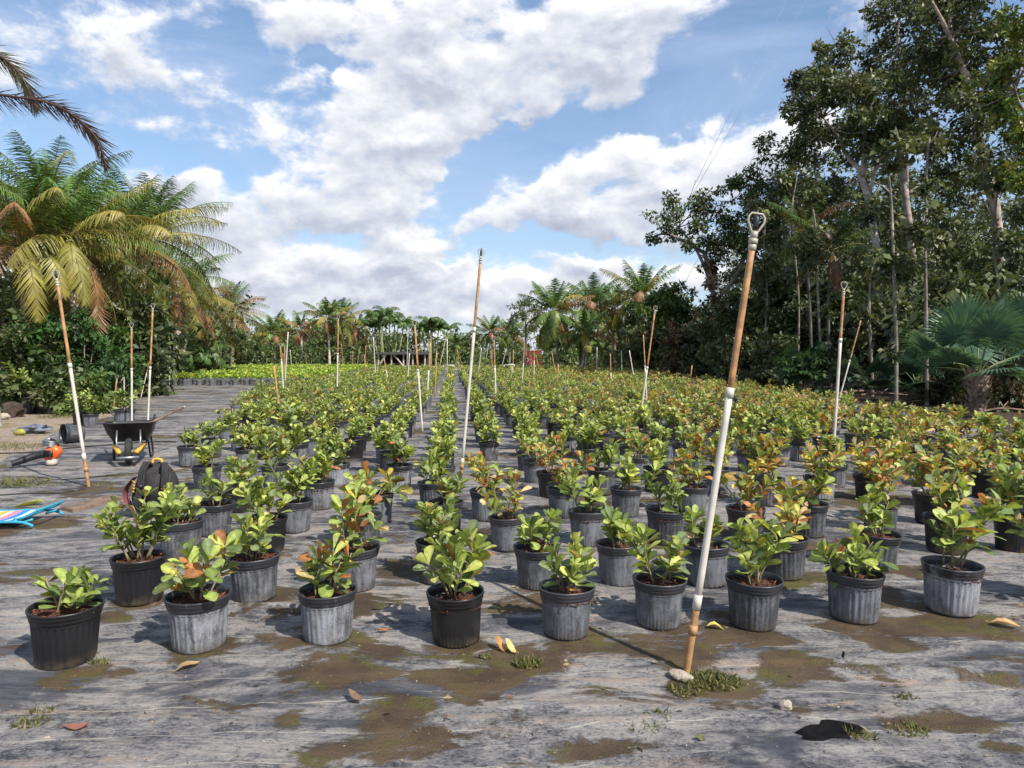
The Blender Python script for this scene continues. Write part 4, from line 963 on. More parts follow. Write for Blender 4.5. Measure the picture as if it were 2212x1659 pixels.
def palm(label, base, crown, L, n=28, seed=1, young=.35, yellow=.4, brown=.15, r=.15, bend=.2, ll=.74, name='coconut_palm', cat='palm tree', group=None, dead=2, lo=-.5, hang=.30, wid=.032, nl=46, trunk_col=(.26, .22, .18), tint=1.0):
    rng = np.random.default_rng(seed); base = np.asarray(base, float); crown = np.asarray(crown, float)
    o = thing(name, label, cat, base, 0, group); palm_trunk(base, crown, r, bend, seed, trunk_col).build('trunk', M['bark'], o)
    g = G(); c = crown - base; gold = pi * (3 - sqrt(5)); nl = int(nl)
    for k in range(n):
        t = k / (n - 1); az = k * gold + rng.normal(0, .2); e0 = 1.45 - t * (1.45 - lo) + rng.normal(0, .1)
        q = rng.random()
        if t < young: col = np.array(GRN) * rng.uniform(.9, 1.5); tip = col * 1.2
        elif q < brown * (t + .4): col = np.array(BRN) * rng.uniform(.8, 1.3); tip = np.array(BRN) * 1.0
        elif q < yellow + brown: w = rng.uniform(.3, .9); col = np.array(GRN) * (1 - w) + np.array(YEL) * w; tip = col * .75 + np.array(BRN) * .35
        else: col = np.array(GRN) * rng.uniform(.75, 1.4); tip = col * .8 + np.array(YEL) * .2
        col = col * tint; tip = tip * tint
        Lf = L * (.62 + .38 * min(1, t * 3)) * rng.uniform(.85, 1.1)
        frond_geo(g, rng, c + np.array([cos(az), sin(az), 0]) * .12 + (0, 0, .25 * (1 - t)), az, e0, Lf, (.5 + 1.0 * t) * rng.uniform(.75, 1.25), ll * L / 3.5, col, nl, tip, hang + .22 * t, wid=wid)
    g.build('crown', M['palm'], o)
    if dead:
        g = G()
        for k in range(dead):
            az = rng.uniform(0, 2 * pi); frond_geo(g, rng, c, az, -.35, L * .65, 1.2, ll * .6, DRY, 34, (.22, .14, .09), .9, (.22, .15, .08), wid)
        g.build('dead_fronds', M['palm'], o)
    return o
def pp(px, py, Y): return dp(px, py, Y)
def onground(px, Y): a = dp(px, 800, Y); return np.array([a[0], Y, 0])
PE = palm('tall coconut palm at the left edge, dark fronds arching in from above', onground(-16, 14.5), pp(-330, 130, 14.5), 2.6, 22, 3, .2, .3, .5, .17, .9, .55, dead=1, trunk_col=(.30, .27, .24))
def path_frond(o, pts_px, Y, ll, seed, name='frond', col=(.045, .026, .022), n=90):
    """one long frond whose midrib is measured in the photograph"""
    rng = np.random.default_rng(seed); Q = bez([pp(x, y, Y) - np.array(o.location) for x, y in pts_px], 14); g = G(); k = len(Q)
    g.tube(Q, np.linspace(.035, .008, k), 5, (.10, .05, .035), cap=False); T = nrm(np.gradient(Q, axis=0))
    u = np.linspace(.05, .99, n); x = u * (k - 1); i = np.minimum(x.astype(int), k - 2); f = (x - i)[:, None]; P = Q[i] * (1 - f) + Q[i + 1] * f; T = nrm(T[i] * (1 - f) + T[i + 1] * f)
    S = nrm(np.cross(T, (0, 1.0, 0) + 0 * T)); B = np.array([0, 1.0, 0])
    for sd in (-1, 1):
        for dep in (-.5, .45) if sd < 0 else (.1,):
            D = S * sd * rng.uniform(.35, .8, (n, 1)) + T * (.75 + .5 * u[:, None]) + B * dep * rng.uniform(.3, 1, (n, 1)) + (0, 0, -.22) + rng.normal(0, .08, (n, 3))
            L_ = ll * np.where(u > .8, (1.12 - u) / .32, 1) * rng.uniform(.7, 1.1, n); g.leaves(P, D, np.cross(D, S) + rng.normal(0, .2, (n, 3)), L_, .020, np.array(col) * rng.uniform(.6, 1.5, (n, 1)), BLADE)
    return g.build(name, M['palm'], o)
path_frond(PE, [(-330, 130), (-150, 185), (0, 205), (105, 222), (170, 258), (212, 305), (230, 362)], 14.2, .5, 5, 'drooping_frond')
path_frond(PE, [(-330, 130), (-120, 95), (-20, 112), (35, 150), (62, 195), (80, 235)], 14.9, .5, 6, 'drooping_frond', (.06, .06, .03))
# the frond that reaches furthest into the picture belongs to that palm's crown
PALMS = [  # label, base px, base Y, crown px, py, Y, L, n, seed, yellow, brown
 ('coconut palm with the bright green young fan frond, leftmost of the low palms', 30, 20.5, 50, 540, 19.5, 3.3, 34, 11, .5, .14),
 ('coconut palm with long golden drooping fronds behind the left sprinkler pole', 150, 20.0, 150, 530, 20.5, 3.3, 36, 12, .75, .14),
 ('dark green coconut palm forming the top of the left palm group', 110, 23.5, 105, 462, 23.5, 3.5, 32, 13, .3, .06),
 ('coconut palm with brownish fronds above the wheelbarrow poles', 231, 26.0, 262, 535, 26.5, 3.8, 36, 14, .65, .25),
 ('windblown dark coconut palm at the right of the left palm group', 330, 30.0, 328, 520, 29.5, 3.8, 32, 15, .35, .18),
 ('coconut palm with a whitish trunk at the corner of the bright green block', 366, 34.0, 385, 632, 34.0, 3.5, 28, 16, .5, .25),
 ('smaller coconut palm leaning left beside the whitish trunk', 380, 37.0, 405, 660, 38.0, 3.0, 24, 17, .5, .25),
 ('coconut palm with brown hanging fronds at the end of the left tree row', 470, 46.0, 470, 690, 46.0, 3.6, 26, 18, .4, .4),
 ('farthest palm of the left row, dark upright fronds', 500, 54.0, 497, 672, 54.0, 3.4, 22, 19, .2, .35)]
for (lab, bx, bY, cx, cy, cY, L, n, sd, ye, br) in PALMS:
    palm(lab, onground(bx, bY), pp(cx, cy, cY), L, n, sd, .3, ye, br, .16, .15, trunk_col=(.42, .39, .34) if 16 <= sd <= 17 else (.24, .20, .16))
FAR = [
 ('dark far palm behind the left end of the hedge', 590, 80, 590, 722, 3.4, 22, 31, .2, .2), ('pale-trunked far palm with hanging dead fronds', 652, 76, 648, 712, 3.0, 12, 32, .3, .6),
 ('far palm on a leaning white trunk left of the tall rusty pole', 712, 72, 706, 690, 3.2, 22, 33, .3, .15), ('far palm just right of the upright rusty pole', 742, 74, 736, 694, 3.4, 22, 34, .4, .25),
 ('small brownish far palm left of the feathery palm clump', 775, 78, 772, 712, 2.8, 18, 35, .5, .4), ('far dark palm directly right of the tall central pole', 1062, 84, 1060, 722, 3.4, 22, 36, .15, .1),
 ('far dark palm next to the red container, left side', 1100, 86, 1100, 722, 3.2, 22, 37, .15, .1), ('low far palm left of the tall central pole', 985, 95, 985, 748, 2.8, 18, 38, .15, .1),
 ('big coconut palm standing free right of the red container, grey dead frond', 1206, 52, 1195, 680, 3.6, 30, 41, .25, .12), ('bushy coconut palm right of the free-standing big palm', 1265, 58, 1278, 664, 3.8, 28, 42, .5, .15),
 ('tall coconut palm rising over the broadleaf bushes right of centre', 1385, 56, 1388, 645, 4.0, 28, 43, .45, .15), ('coconut palm between the bushy and the tall one right of centre', 1325, 60, 1326, 672, 3.6, 26, 44, .5, .2),
 ('shaded low palm behind the dry shrubs right of centre', 1255, 50, 1262, 725, 2.8, 20, 45, .2, .1)]
for (lab, bx, Y, cx, cy, L, n, sd, ye, br) in FAR:
    palm(lab, onground(bx, Y), pp(cx, cy, Y), L, n, sd, .3, ye, br, .16, .1, nl=30, wid=.075, dead=2 if br > .11 else 0, trunk_col=(.40, .36, .30) if sd in (32, 33) else (.22, .18, .15))
def areca(label, px, Y, top_py, seed, n=9, w=2.0):
    rng = np.random.default_rng(seed); b = onground(px, Y); H = pp(px, top_py, Y)[2]; o = thing('feather_palm_clump', label, 'palm clump', b); gc = G()
    for k in range(n):
        a = rng.uniform(0, 2 * pi); r = w * sqrt(rng.random()); h = H * rng.uniform(.62, .86); p = np.array([cos(a) * r * .5, sin(a) * r * .5, 0]); q = np.array([cos(a) * r, sin(a) * r, h])
        gt = G(); gt.tube(bez([p, p * .4 + q * .6 - (0, 0, .1), q], 6), .06, 6, (.30, .32, .16)); gt.build('stem', M['bark'], o)
        for m_ in range(9):
            az = rng.uniform(0, 2 * pi); frond_geo(gc, rng, q, az, rng.uniform(.7, 1.4), rng.uniform(1.7, 2.4), rng.uniform(1.6, 2.5), .5, np.array((.075, .135, .035)) * rng.uniform(.7, 1.5), 20, None, .5, (.2, .22, .08), .09)
    gc.build('crown', M['palm'], o)
areca('left clump of tall feathery palms rising behind the far shelter', 838, 74, 660, 51, 11, 2.3)
areca('right clump of feathery palms behind the far shelter', 930, 75, 682, 52, 10, 2.0)
areca('low yellowish feathery palm left of the far shelter, under the tall palms', 385, 40, 770, 53, 5, 1.6)

def fan_palm(label, base, Ht, n, R, seed, col=(.05, .105, .055), trunk=True, name='fan_palm', lo=.0):
    rng = np.random.default_rng(seed); o = thing(name, label, 'palm', base); g = G()
    if trunk:
        k = 24; z = np.linspace(-.05, Ht, k); g.tube(np.stack([.05 * np.sin(z), 0 * z, z], -1), .20 + .03 * np.sin(np.arange(k) * 2.4), 12, (.20, .15, .12))
        P, D, N = [], [], []
        for m_ in range(60):
            a = m_ * 2.4; zz = Ht * (m_ / 60) ; P.append((.17 * cos(a), .17 * sin(a), zz)); D.append((cos(a) * .6, sin(a) * .6, .9)); N.append((cos(a), sin(a), -.6))
        g.leaves(P, D, N, .34, .12, np.array([(.24, .18, .14)]) * rng.uniform(.6, 1.3, (60, 1)), LEAF_LOW)
        g.build('trunk', M['bark'], o)
    gl, gp2 = G(), G()
    for k in range(n):
        t = k / max(n - 1, 1); az = k * 2.4 + rng.normal(0, .2); e = 1.35 - t * (1.35 - lo) + rng.normal(0, .1); pl = R * rng.uniform(.9, 1.35)
        d = np.array([cos(az) * cos(e), sin(az) * cos(e), sin(e)]); p0 = np.array([0, 0, Ht]); pts = bez([p0, p0 + d * pl * .5 + (0, 0, .06), p0 + d * pl], 5)
        gp2.tube(pts, np.linspace(.022, .012, len(pts)), 5, (.16, .20, .08), cap=False)
        q = pts[-1]; fd = nrm(d + np.array([0, 0, .15]) + np.array([0, -.35, 0])); S = nrm(np.cross(fd, (0, 0, 1))); U = np.cross(S, fd); ns = 40; th = np.linspace(-2.0, 2.0, ns)
        D = fd[None] * np.cos(th)[:, None] + S[None] * np.sin(th)[:, None] + U[None] * (.28 - .10 * np.abs(th))[:, None]
        c = np.array(col) * rng.uniform(.75, 1.3, (ns, 1)); Lf = R * (1.0 - .12 * np.abs(th)) * rng.uniform(.9, 1.05, ns)
        gl.leaves(np.tile(q, (ns, 1)) + D * .02, D, np.tile(U, (ns, 1)) + rng.normal(0, .1, (ns, 3)), Lf, .055 * R, c, FANB)
    gp2.build('petioles', M['stem'], o); gl.build('fans', M['palm'], o)
    return o
FANB = (np.array([(0, -.2, 0), (0, .2, 0), (.35, -.75, 0), (.35, .75, 0), (.7, -.45, -.06), (.7, .45, -.06), (1, -.04, -.28), (1, .04, -.28)], float), np.array([(0, 1, 3, 2), (2, 3, 5, 4), (4, 5, 7, 6)]))
fan_palm('large blue-green fan palm with a thick shaggy trunk at the right edge', onground(2112, 17.5), 1.0, 16, 1.0, 61, (.085, .165, .115))
fan_palm('young fan palm right behind the large one, cut by the right edge', onground(2235, 19.0), 1.2, 12, .95, 62, (.065, .135, .085))
fan_palm('small dark palmetto between the thin trunks left of the big fan palm', onground(1985, 21.5), .35, 9, .75, 63, (.04, .08, .05), False, 'palmetto')
fan_palm('small shaded palmetto right behind the green-white sprinkler pole', onground(1885, 22.5), .35, 9, .75, 64, (.035, .07, .045), False, 'palmetto')
fan_palm('low palmetto in deep shade before the tall thin trunks', onground(1735, 27.0), .4, 9, .8, 65, (.035, .075, .03), False, 'palmetto')
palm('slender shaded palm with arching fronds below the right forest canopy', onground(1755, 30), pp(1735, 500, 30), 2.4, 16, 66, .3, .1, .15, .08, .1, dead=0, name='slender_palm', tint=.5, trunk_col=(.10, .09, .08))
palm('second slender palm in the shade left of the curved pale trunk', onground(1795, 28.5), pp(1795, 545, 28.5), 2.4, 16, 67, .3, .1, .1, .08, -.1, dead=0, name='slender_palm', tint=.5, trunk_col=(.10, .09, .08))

# ------------------------------------------------------------------ broadleaf trees and bushes
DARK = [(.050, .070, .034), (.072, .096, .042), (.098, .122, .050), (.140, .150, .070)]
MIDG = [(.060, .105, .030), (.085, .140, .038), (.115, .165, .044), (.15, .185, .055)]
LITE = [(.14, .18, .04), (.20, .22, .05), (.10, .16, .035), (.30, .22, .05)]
FERN = [(.05, .12, .035), (.07, .15, .045), (.045, .10, .03)]
DRYC = [(.16, .09, .05), (.10, .06, .04), (.20, .13, .08)]
def cloud_leaves(g, rng, cen, R, n, size, pal, flat=.8, sub=6):
    """leaves of one limb: several uneven tufts"""
    ss = cen + rng.normal(0, R * .5, (sub, 3)) * (1, 1, flat); rr = R * rng.uniform(.25, .6, sub); w = rr ** 2; w /= w.sum()
    idx = rng.choice(sub, n, p=w); d = nrm(rng.normal(0, 1, (n, 3))); r = rr[idx] * rng.random(n) ** .45
    P = ss[idx] + d * r[:, None] * (1, 1, flat)
    D = nrm(d * .7 + rng.normal(0, .6, (n, 3)) + (0, 0, -.25)); N = rng.normal(0, .55, (n, 3)) + (0, 0, .9) + d * .4
    tone = rng.integers(0, len(pal), sub); pal = np.array(pal)
    c = pal[np.where(rng.random(n) < .65, tone[idx], rng.integers(0, len(pal), n))] * rng.uniform(.75, 1.25, (n, 1))
    s = size * np.clip(rng.lognormal(-.08, .36, n), .4, 1.9); g.leaves(P, D, N, s, s * rng.uniform(.45, .7, n), c, LEAF_TREE)
def px_tree(label, Y, trunk, limbs, clumps, seed, r0=.2, leaf=.20, dens=1.0, pal=DARK, depth=2.2, bark=(.24, .21, .19), name='tree', cat='tree', group=None, vines=None):
    """a tree whose limbs and tufts are measured at the distance Y, its crown as deep as wide"""
    rng = np.random.default_rng(seed); b = onground(trunk[0][0], Y); o = thing(name, label, cat, b, 0, group); gt, gc = G(), G(); nodes = []
    sc = Y / F
    def path(pp_, ra, rb, wand):
        P = [dp(x, y, Y) - b for x, y in pp_]
        for k, p in enumerate(P): p[1] += wand * sin(1.7 * k + seed) * min(1, k * .4)
        if pp_ is trunk: P = [np.array([P[0][0], 0, -.1])] + P
        Q = bez(P, 7); nodes.extend(Q[len(Q) // 3:]); k = len(Q)
        tone = np.array(bark) * rng.uniform(.75, 1.2, (k, 1)); gt.tube(Q, np.linspace(ra, rb, k) * (1 + .05 * np.sin(np.arange(k) * 1.9)), 8, tone)
    path(trunk, r0, r0 * .55, .25)
    for lm in limbs: path(lm, r0 * .5, r0 * .18, rng.choice([-1, 1]) * .9)
    NP = np.array(nodes)
    for (x, y, rp) in clumps:
        R = rp * sc * 1.12; c = dp(x, y, Y) - b; c[1] += rng.normal(0, depth * .6)
        cloud_leaves(gc, rng, c, R, int(dens * 100 * (R / leaf) ** 1.35 * .64 + 50), leaf, pal)
        near = NP[np.argmin(((NP - c) ** 2).sum(1))]
        for _ in range(3):
            e = c + rng.normal(0, R * .45, 3); gt.tube(bez([near, near * .45 + e * .55 + (0, 0, -.15 * R), e], 4), np.linspace(r0 * .16, .012, 8), 5, np.array(bark) * .8)
    gt.build('trunk', M['bark'], o); gc.build('crown', M['tree_leaf'], o)
    if vines:
        gv = G()
        for (x, y, rp) in vines: cloud_leaves(gv, rng, dp(x, y, Y) - b, rp * sc, 420, .22, DRYC, 1.2)
        gv.build('dry_vines', M['tree_leaf'], o)
    return o
px_tree('tall tree with a curved pale trunk forking at left of the right forest', 34, [(1898, 800), (1895, 669), (1892, 558), (1873, 440), (1862, 372)],
        [[(1862, 372), (1835, 330), (1800, 300), (1765, 262)], [(1864, 380), (1862, 260), (1868, 160)], [(1873, 440), (1905, 350), (1945, 300)]],
        [(1722, 236, 42), (1700, 258, 20), (1760, 205, 45), (1735, 175, 22), (1715, 172, 18), (1790, 130, 42), (1775, 112, 24), (1800, 190, 50), (1845, 165, 40), (1870, 215, 48), (1825, 255, 40), (1770, 285, 30), (1905, 250, 40), (1790, 240, 40), (1740, 260, 34), (1800, 290, 40), (1850, 300, 44), (1890, 320, 40), (1820, 210, 40), (1780, 165, 34)], 101, .24, bark=(.38, .34, .31))
px_tree('tallest dark tree behind the forked pale trunk, crown cut by the top edge', 37, [(1990, 800), (1975, 600), (1958, 480), (1945, 310), (1955, 230), (1946, 150)],
        [[(1946, 150), (1940, 60), (1950, -60)], [(1955, 230), (1990, 150), (2020, 40)]],
        [(1928, 30, 34), (1926, 75, 28), (1960, 40, 70), (2030, 40, 60), (1920, 100, 46), (1985, 120, 60), (1960, 190, 50), (2015, 180, 50), (1965, -50, 50), (2020, -40, 70), (1945, -20, 40), (1985, 250, 40), (1920, 180, 30), (1940, 270, 34), (1890, 150, 40), (1900, 115, 26), (1900, 230, 40), (2000, 300, 46), (1960, 320, 40), (2050, 110, 50), (2070, 20, 50)], 102, .24, bark=(.32, .28, .25))
px_tree('tall tree with a stout reddish grey trunk at right, forking high in the crown', 31, [(2175, 800), (2160, 600), (2146, 440), (2130, 350), (2112, 260), (2085, 190), (2062, 105)],
        [[(2062, 105), (2030, 60), (2005, 10)], [(2062, 105), (2062, 40), (2058, -40)], [(2112, 260), (2150, 180), (2180, 90)]],
        [(2060, 90, 50), (2110, 50, 60), (2165, 20, 60), (2200, 80, 60), (2110, 130, 60), (2040, 230, 46), (2080, 310, 46), (2160, 250, 40), (2120, -30, 60), (2200, -30, 60), (2060, 0, 50), (2020, 310, 46), (2090, 200, 46), (2150, 150, 50), (2050, 170, 40), (2120, 340, 46), (2180, 330, 46), (2200, 180, 50), (2060, 270, 46), (2140, 90, 50), (2010, 90, 46)], 103, .24, bark=(.33, .26, .22))
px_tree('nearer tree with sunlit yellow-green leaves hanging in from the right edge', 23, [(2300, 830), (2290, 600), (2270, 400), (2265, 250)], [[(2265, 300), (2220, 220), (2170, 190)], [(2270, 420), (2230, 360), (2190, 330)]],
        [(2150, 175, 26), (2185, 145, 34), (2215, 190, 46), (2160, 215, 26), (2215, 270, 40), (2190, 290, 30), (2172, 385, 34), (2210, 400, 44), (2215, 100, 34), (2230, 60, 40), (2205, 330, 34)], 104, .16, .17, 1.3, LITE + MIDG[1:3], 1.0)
px_tree('grey slender-trunked tree filling the middle of the right forest', 41, [(1960, 800), (1961, 640), (1962, 461), (1958, 330)], [[(1962, 461), (1900, 400), (1850, 380)], [(1960, 420), (2020, 380), (2080, 370)]],
        [(1800, 395, 46), (1850, 430, 46), (1920, 370, 50), (1985, 395, 50), (2040, 430, 56), (2100, 410, 56), (1765, 450, 40), (1890, 500, 46), (1945, 530, 50), (2020, 510, 50), (2085, 530, 50), (2150, 520, 60), (2205, 470, 60), (1830, 350, 36), (1890, 320, 40), (1820, 490, 46)], 105, .18, .22, 1.0, DARK, 3.5)
px_tree('dense dark round tree left of the forked pale trunk', 44, [(1705, 800), (1702, 600), (1692, 440)], [[(1692, 460), (1650, 400), (1610, 390)], [(1695, 480), (1740, 400), (1760, 360)]],
        [(1640, 345, 40), (1690, 335, 45), (1738, 345, 42), (1600, 392, 36), (1650, 405, 48), (1720, 415, 50), (1690, 475, 50), (1625, 450, 40), (1765, 400, 40), (1672, 540, 50), (1735, 520, 50), (1760, 330, 26), (1612, 510, 36)], 106, .24, .22, 1.1, DARK[1:] + MIDG[:2], 2.5)
px_tree('umbrella-shaped tree with dry vines round its trunk, at the left end of the right forest', 45, [(1556, 790), (1548, 680), (1536, 610), (1520, 545)], [[(1536, 610), (1500, 540), (1460, 480)], [(1548, 650), (1590, 590), (1620, 530)], [(1520, 545), (1440, 508), (1405, 515)]],
        [(1440, 458, 30), (1478, 446, 36), (1522, 438, 34), (1422, 490, 22), (1404, 522, 16), (1555, 465, 36), (1585, 500, 38), (1495, 495, 30), (1535, 515, 36), (1580, 550, 36), (1478, 545, 16), (1612, 470, 34), (1600, 590, 30), (1455, 500, 18)], 107, .26, .20, .8, DARK[1:] + MIDG[:2], 2.0, vines=[(1530, 590, 20), (1540, 630, 24), (1545, 672, 26), (1560, 710, 26)])
px_tree('dark tree wall behind the fan palm at the right edge', 27, [(2230, 800), (2225, 650), (2215, 500)], [], [(2160, 560, 46), (2205, 600, 50), (2230, 520, 60), (2120, 600, 40), (2180, 480, 50), (2230, 430, 50), (2060, 620, 36)], 108, .16, .17, 1.0, DARK[:3], 2.0)
for k, (lab, Y, tr, cl) in enumerate([
 ('slim pale trunk with a fork near its foot left of the big fan palm', 20.5, [(1936, 858), (1935, 740), (1930, 640), (1924, 540), (1930, 430), (1922, 340)], [(1920, 560, 34), (1950, 590, 30)]),
 ('slim whitish trunk standing right beside the big fan palm', 20.5, [(1998, 858), (2000, 700), (1995, 560), (2001, 477), (2010, 380), (2005, 300)], [(2010, 480, 36), (1980, 510, 34)]),
 ('thin dark trunk right of the green-white sprinkler pole', 25, [(1880, 820), (1879, 660), (1884, 560), (1895, 440)], [(1880, 560, 34)]),
 ('thin leaning trunk in the shade left of the green-white sprinkler pole', 28, [(1775, 810), (1770, 650), (1762, 500), (1750, 400)], [(1765, 520, 40), (1750, 560, 30)]),
 ('thin grey trunk at far right behind the fan palm leaves', 24, [(2165, 830), (2160, 640), (2150, 520), (2158, 380)], [(2150, 520, 36)]),
 ('thin dark trunk before the dense round tree', 36, [(1650, 800), (1655, 650), (1650, 540), (1660, 430)], [(1650, 560, 40), (1640, 600, 34)]),
 ('slim trunk between the two slender shaded palms', 32, [(1725, 800), (1722, 640), (1712, 470), (1720, 380)], [(1715, 480, 34)])]):
    px_tree(lab, Y, [(x + 5 * sin(j * 2.1 + k), y) for j, (x, y) in enumerate(tr)], [], cl + [(tr[j][0] + 14 * (-1) ** (j + k), tr[j][1] + 25, 15) for j in range(1, len(tr))] + [(tr[-1][0], tr[-1][1], 34)], 120 + k, .058, .18, .9, DARK, .5, (.23, .20, .175), 'thin_tree', 'tree', 'thin trunks along the forest edge')
def bush(label, px, Y, top_py, hw, seed, pal=DARK, leaf=.2, dens=1.0, name='bush', group=None, base=0.0):
    rng = np.random.default_rng(seed); b = onground(px, Y); H = pp(px, top_py, Y)[2]; Wd = hw * Y / F; o = thing(name, label, 'bush', b, 0, group); g, gs = G(), G()
    m_ = int(np.clip(4 + 5 * H / 1.5 * Wd / 1.2, 6, 26))
    for k in range(m_):
        u = rng.random() ** .8; z = H * (base + (.93 - base) * u); w = Wd * sqrt(max(.15, 1 - (max(u - .35, 0) / .72) ** 2)); a = rng.uniform(0, 2 * pi); r = w * sqrt(rng.random()) * .85
        c = np.array([cos(a) * r, sin(a) * r * .8, z]); R = min(.42 * Wd + .25, .8) * rng.uniform(.8, 1.25)
        cloud_leaves(g, rng, c, R, int(dens * 60 * (R / leaf) ** 1.4), leaf, pal, .8, 5)
        gs.tube(bez([np.array([cos(a) * .1, sin(a) * .1, -.05]), c * (.5, .5, .45), c], 5), np.linspace(.035, .01, 10), 5, (.20, .16, .12))
    gs.build('stems', M['bark'], o); g.build('foliage', M['bush_leaf'], o)
    return o
BUSHES = [  # label, px, Y, top py, half width px, palette, leaf
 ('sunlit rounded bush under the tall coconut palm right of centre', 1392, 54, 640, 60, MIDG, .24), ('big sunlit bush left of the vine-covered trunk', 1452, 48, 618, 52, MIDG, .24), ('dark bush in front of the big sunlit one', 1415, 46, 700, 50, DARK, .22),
 ('dry brown bush at the foot of the sunlit bushes', 1478, 42, 706, 36, DRYC + DARK[:1], .2), ('dark bush at the foot of the vine-covered trunk', 1530, 40, 690, 50, DARK, .22), ('tall dark bush right of the vine-covered trunk', 1605, 41, 610, 56, DARK, .24),
 ('low dark bush before the short rusty stake', 1590, 33, 745, 46, DARK, .2), ('dark bush below the dense round tree', 1668, 39, 600, 56, DARK, .24), ('low shaded bush before the thin dark trunk', 1660, 31, 738, 46, DARK, .2),
 ('shaded bush behind the slender palms', 1735, 38, 610, 56, DARK, .24), ('low ferny bush at the forest edge left of the green-white pole', 1740, 26, 760, 40, [(.03, .07, .02), (.045, .09, .03)], .16), ('dark bush behind the green-white pole', 1810, 36, 600, 56, DARK, .24),
 ('dark bush below the curved pale trunk', 1862, 37, 570, 56, DARK, .24), ('dark bush right of the curved pale trunk', 1930, 35, 590, 56, DARK, .24), ('dark bush behind the small palmetto', 2000, 33, 570, 60, DARK, .22),
 ('dark bush behind the big fan palm', 2075, 31, 580, 60, DARK, .22), ('dark bush at the right edge behind the fan palms', 2170, 28, 590, 70, DARK, .2), ('low brown leafy bush right of the big fan palm trunk', 2175, 18.5, 835, 46, DRYC[:2] + DARK, .12), ('low brown scrub left of the big fan palm trunk', 2030, 21, 830, 40, DRYC[1:2] + DARK, .12),
 ('dark leafy bush at the left edge under the palms', 8, 18.0, 690, 60, DARK[1:] + MIDG[:1], .16), ('feathery light green bush left of the left sprinkler pole', 62, 18.4, 700, 42, FERN, .14), ('dark bush behind the left sprinkler pole', 112, 19.6, 665, 60, DARK + MIDG[:1], .16),
 ('feathery light green bush right of the left sprinkler pole', 182, 19.4, 678, 50, FERN, .14), ('feathery bush left of the wheelbarrow poles', 236, 20.4, 696, 36, FERN + MIDG, .14), ('dark hedge-like bush behind the wheelbarrow poles', 292, 25, 670, 60, DARK + MIDG[:1], .18),
 ('dark low bush below the left feathery bushes', 190, 20.6, 770, 56, DARK + MIDG[:1], .16), ('dark low bush behind the short orange standpipe', 262, 24, 770, 50, DARK, .18), ('many-stemmed shrub on the sand at far left', 110, 17.6, 780, 34, DARK + MIDG[:2], .13),
 ('dark bush beside the leaning trunk at the left edge', 22, 18.6, 800, 50, DARK, .16), ('broad-leaved shrub behind the fallen pot', 186, 17.5, 815, 26, MIDG, .15), ('dark bush behind the whitish trunk', 335, 36, 720, 50, DARK, .22), ('dark bush between the left row palms', 430, 48, 730, 40, DARK, .24),
 ('dark bush at the end of the left tree row', 505, 60, 735, 40, DARK + MIDG[:1], .26), ('yellowish low palm-like bush by the whitish trunk', 420, 44, 765, 30, [(.13, .14, .03), (.09, .12, .03)], .22)]
for k, (lab, px, Y, tp, hw, pal, lf) in enumerate(BUSHES): bush(lab, px, Y, tp, hw, 200 + k, pal, lf)
def hedge(label, px0, px1, Y, top, pal, seed, name='hedge', leaf=.28, dens=1.0, depth=1.2):
    rng = np.random.default_rng(seed); x0, x1 = onground(px0, Y)[0], onground(px1, Y)[0]; H = pp(px0, top, Y)[2]; o = thing(name, label, 'hedge', ((x0 + x1) / 2, Y, 0)); g = G(); gs = G()
    for x in np.arange(x0, x1, .8):
        for z in (.35, .75):
            c = np.array([x - (x0 + x1) / 2 + rng.normal(0, .2), rng.uniform(-depth, depth), H * z * rng.uniform(.85, 1.1)])
            cloud_leaves(g, rng, c, .75, int(60 * dens), leaf, pal, .8, 4)
        gs.tube([(c[0], 0, -.05), (c[0], 0, H * .6)], .03, 5, (.2, .16, .12))
    w2 = (x1 - x0) / 2 + .3; gs.tube([(-w2, 0, -.03), (w2, 0, -.03)], .04, 5, (.2, .16, .12))
    gs.build('stems', M['bark'], o); g.build('foliage', M['bush_leaf'], o)
hedge('dark green clipped hedge at the far end of the bright green block', 512, 700, 67, 738, MIDG[:2], 301)
hedge('lighter leafy hedge right of the far shelter', 968, 1060, 80, 752, MIDG[1:], 302)
hedge('bright green row of bushes right of the red container', 1166, 1290, 72, 756, [(.12, .19, .05), (.09, .15, .04)], 303)
hedge('dark low bushes between the hedge and the far shelter', 735, 830, 72, 746, MIDG[:2] + DARK[2:], 304)
hedge('row of green bushes with dry pinkish tops right of centre', 1290, 1385, 50, 768, MIDG[:3] + [(.34, .22, .15)], 305, 'shrub_row', .22)
# woods that read as one mass
def wood(name, label, boxes, n, size, seed, pal):
    rng = np.random.default_rng(seed); g = G()
    for (x0, x1, y0, y1, z0, z1, k) in boxes:
        for _ in range(k):
            c = np.array([rng.uniform(x0, x1), rng.uniform(y0, y1), z0 + (z1 - z0) * rng.random() ** .9]); cloud_leaves(g, rng, c, 1.3, n, size, pal, .85, 5)
    o = g.build(name, M['tree_leaf']); tag(o, label, 'woods', None, 'stuff')
wood('forest_understory', 'dark tangled undergrowth deep inside the right forest', [(14.5, 20, 36, 60, 0, 5, 90), (18, 40, 42, 68, 0, 9, 330), (19, 42, 46, 68, 7, 13, 170), (24, 44, 52, 70, 12, 17, 60), (15.5, 26, 26, 40, 0, 4.5, 120), (14.0, 22, 20, 28, 0, 3.6, 60)], 170, .30, 401, DARK)
wood('far_tree_line', 'low dark tree line on the horizon behind the far palms', [(-62, 40, 92, 112, 0, 4.0, 420), (-58, -20, 84, 100, 0, 5.2, 170), (4, 18, 78, 92, 0, 4.6, 80), (16, 60, 74, 96, 0, 6.5, 200)], 80, .55, 402, DARK[2:] + MIDG[:2])
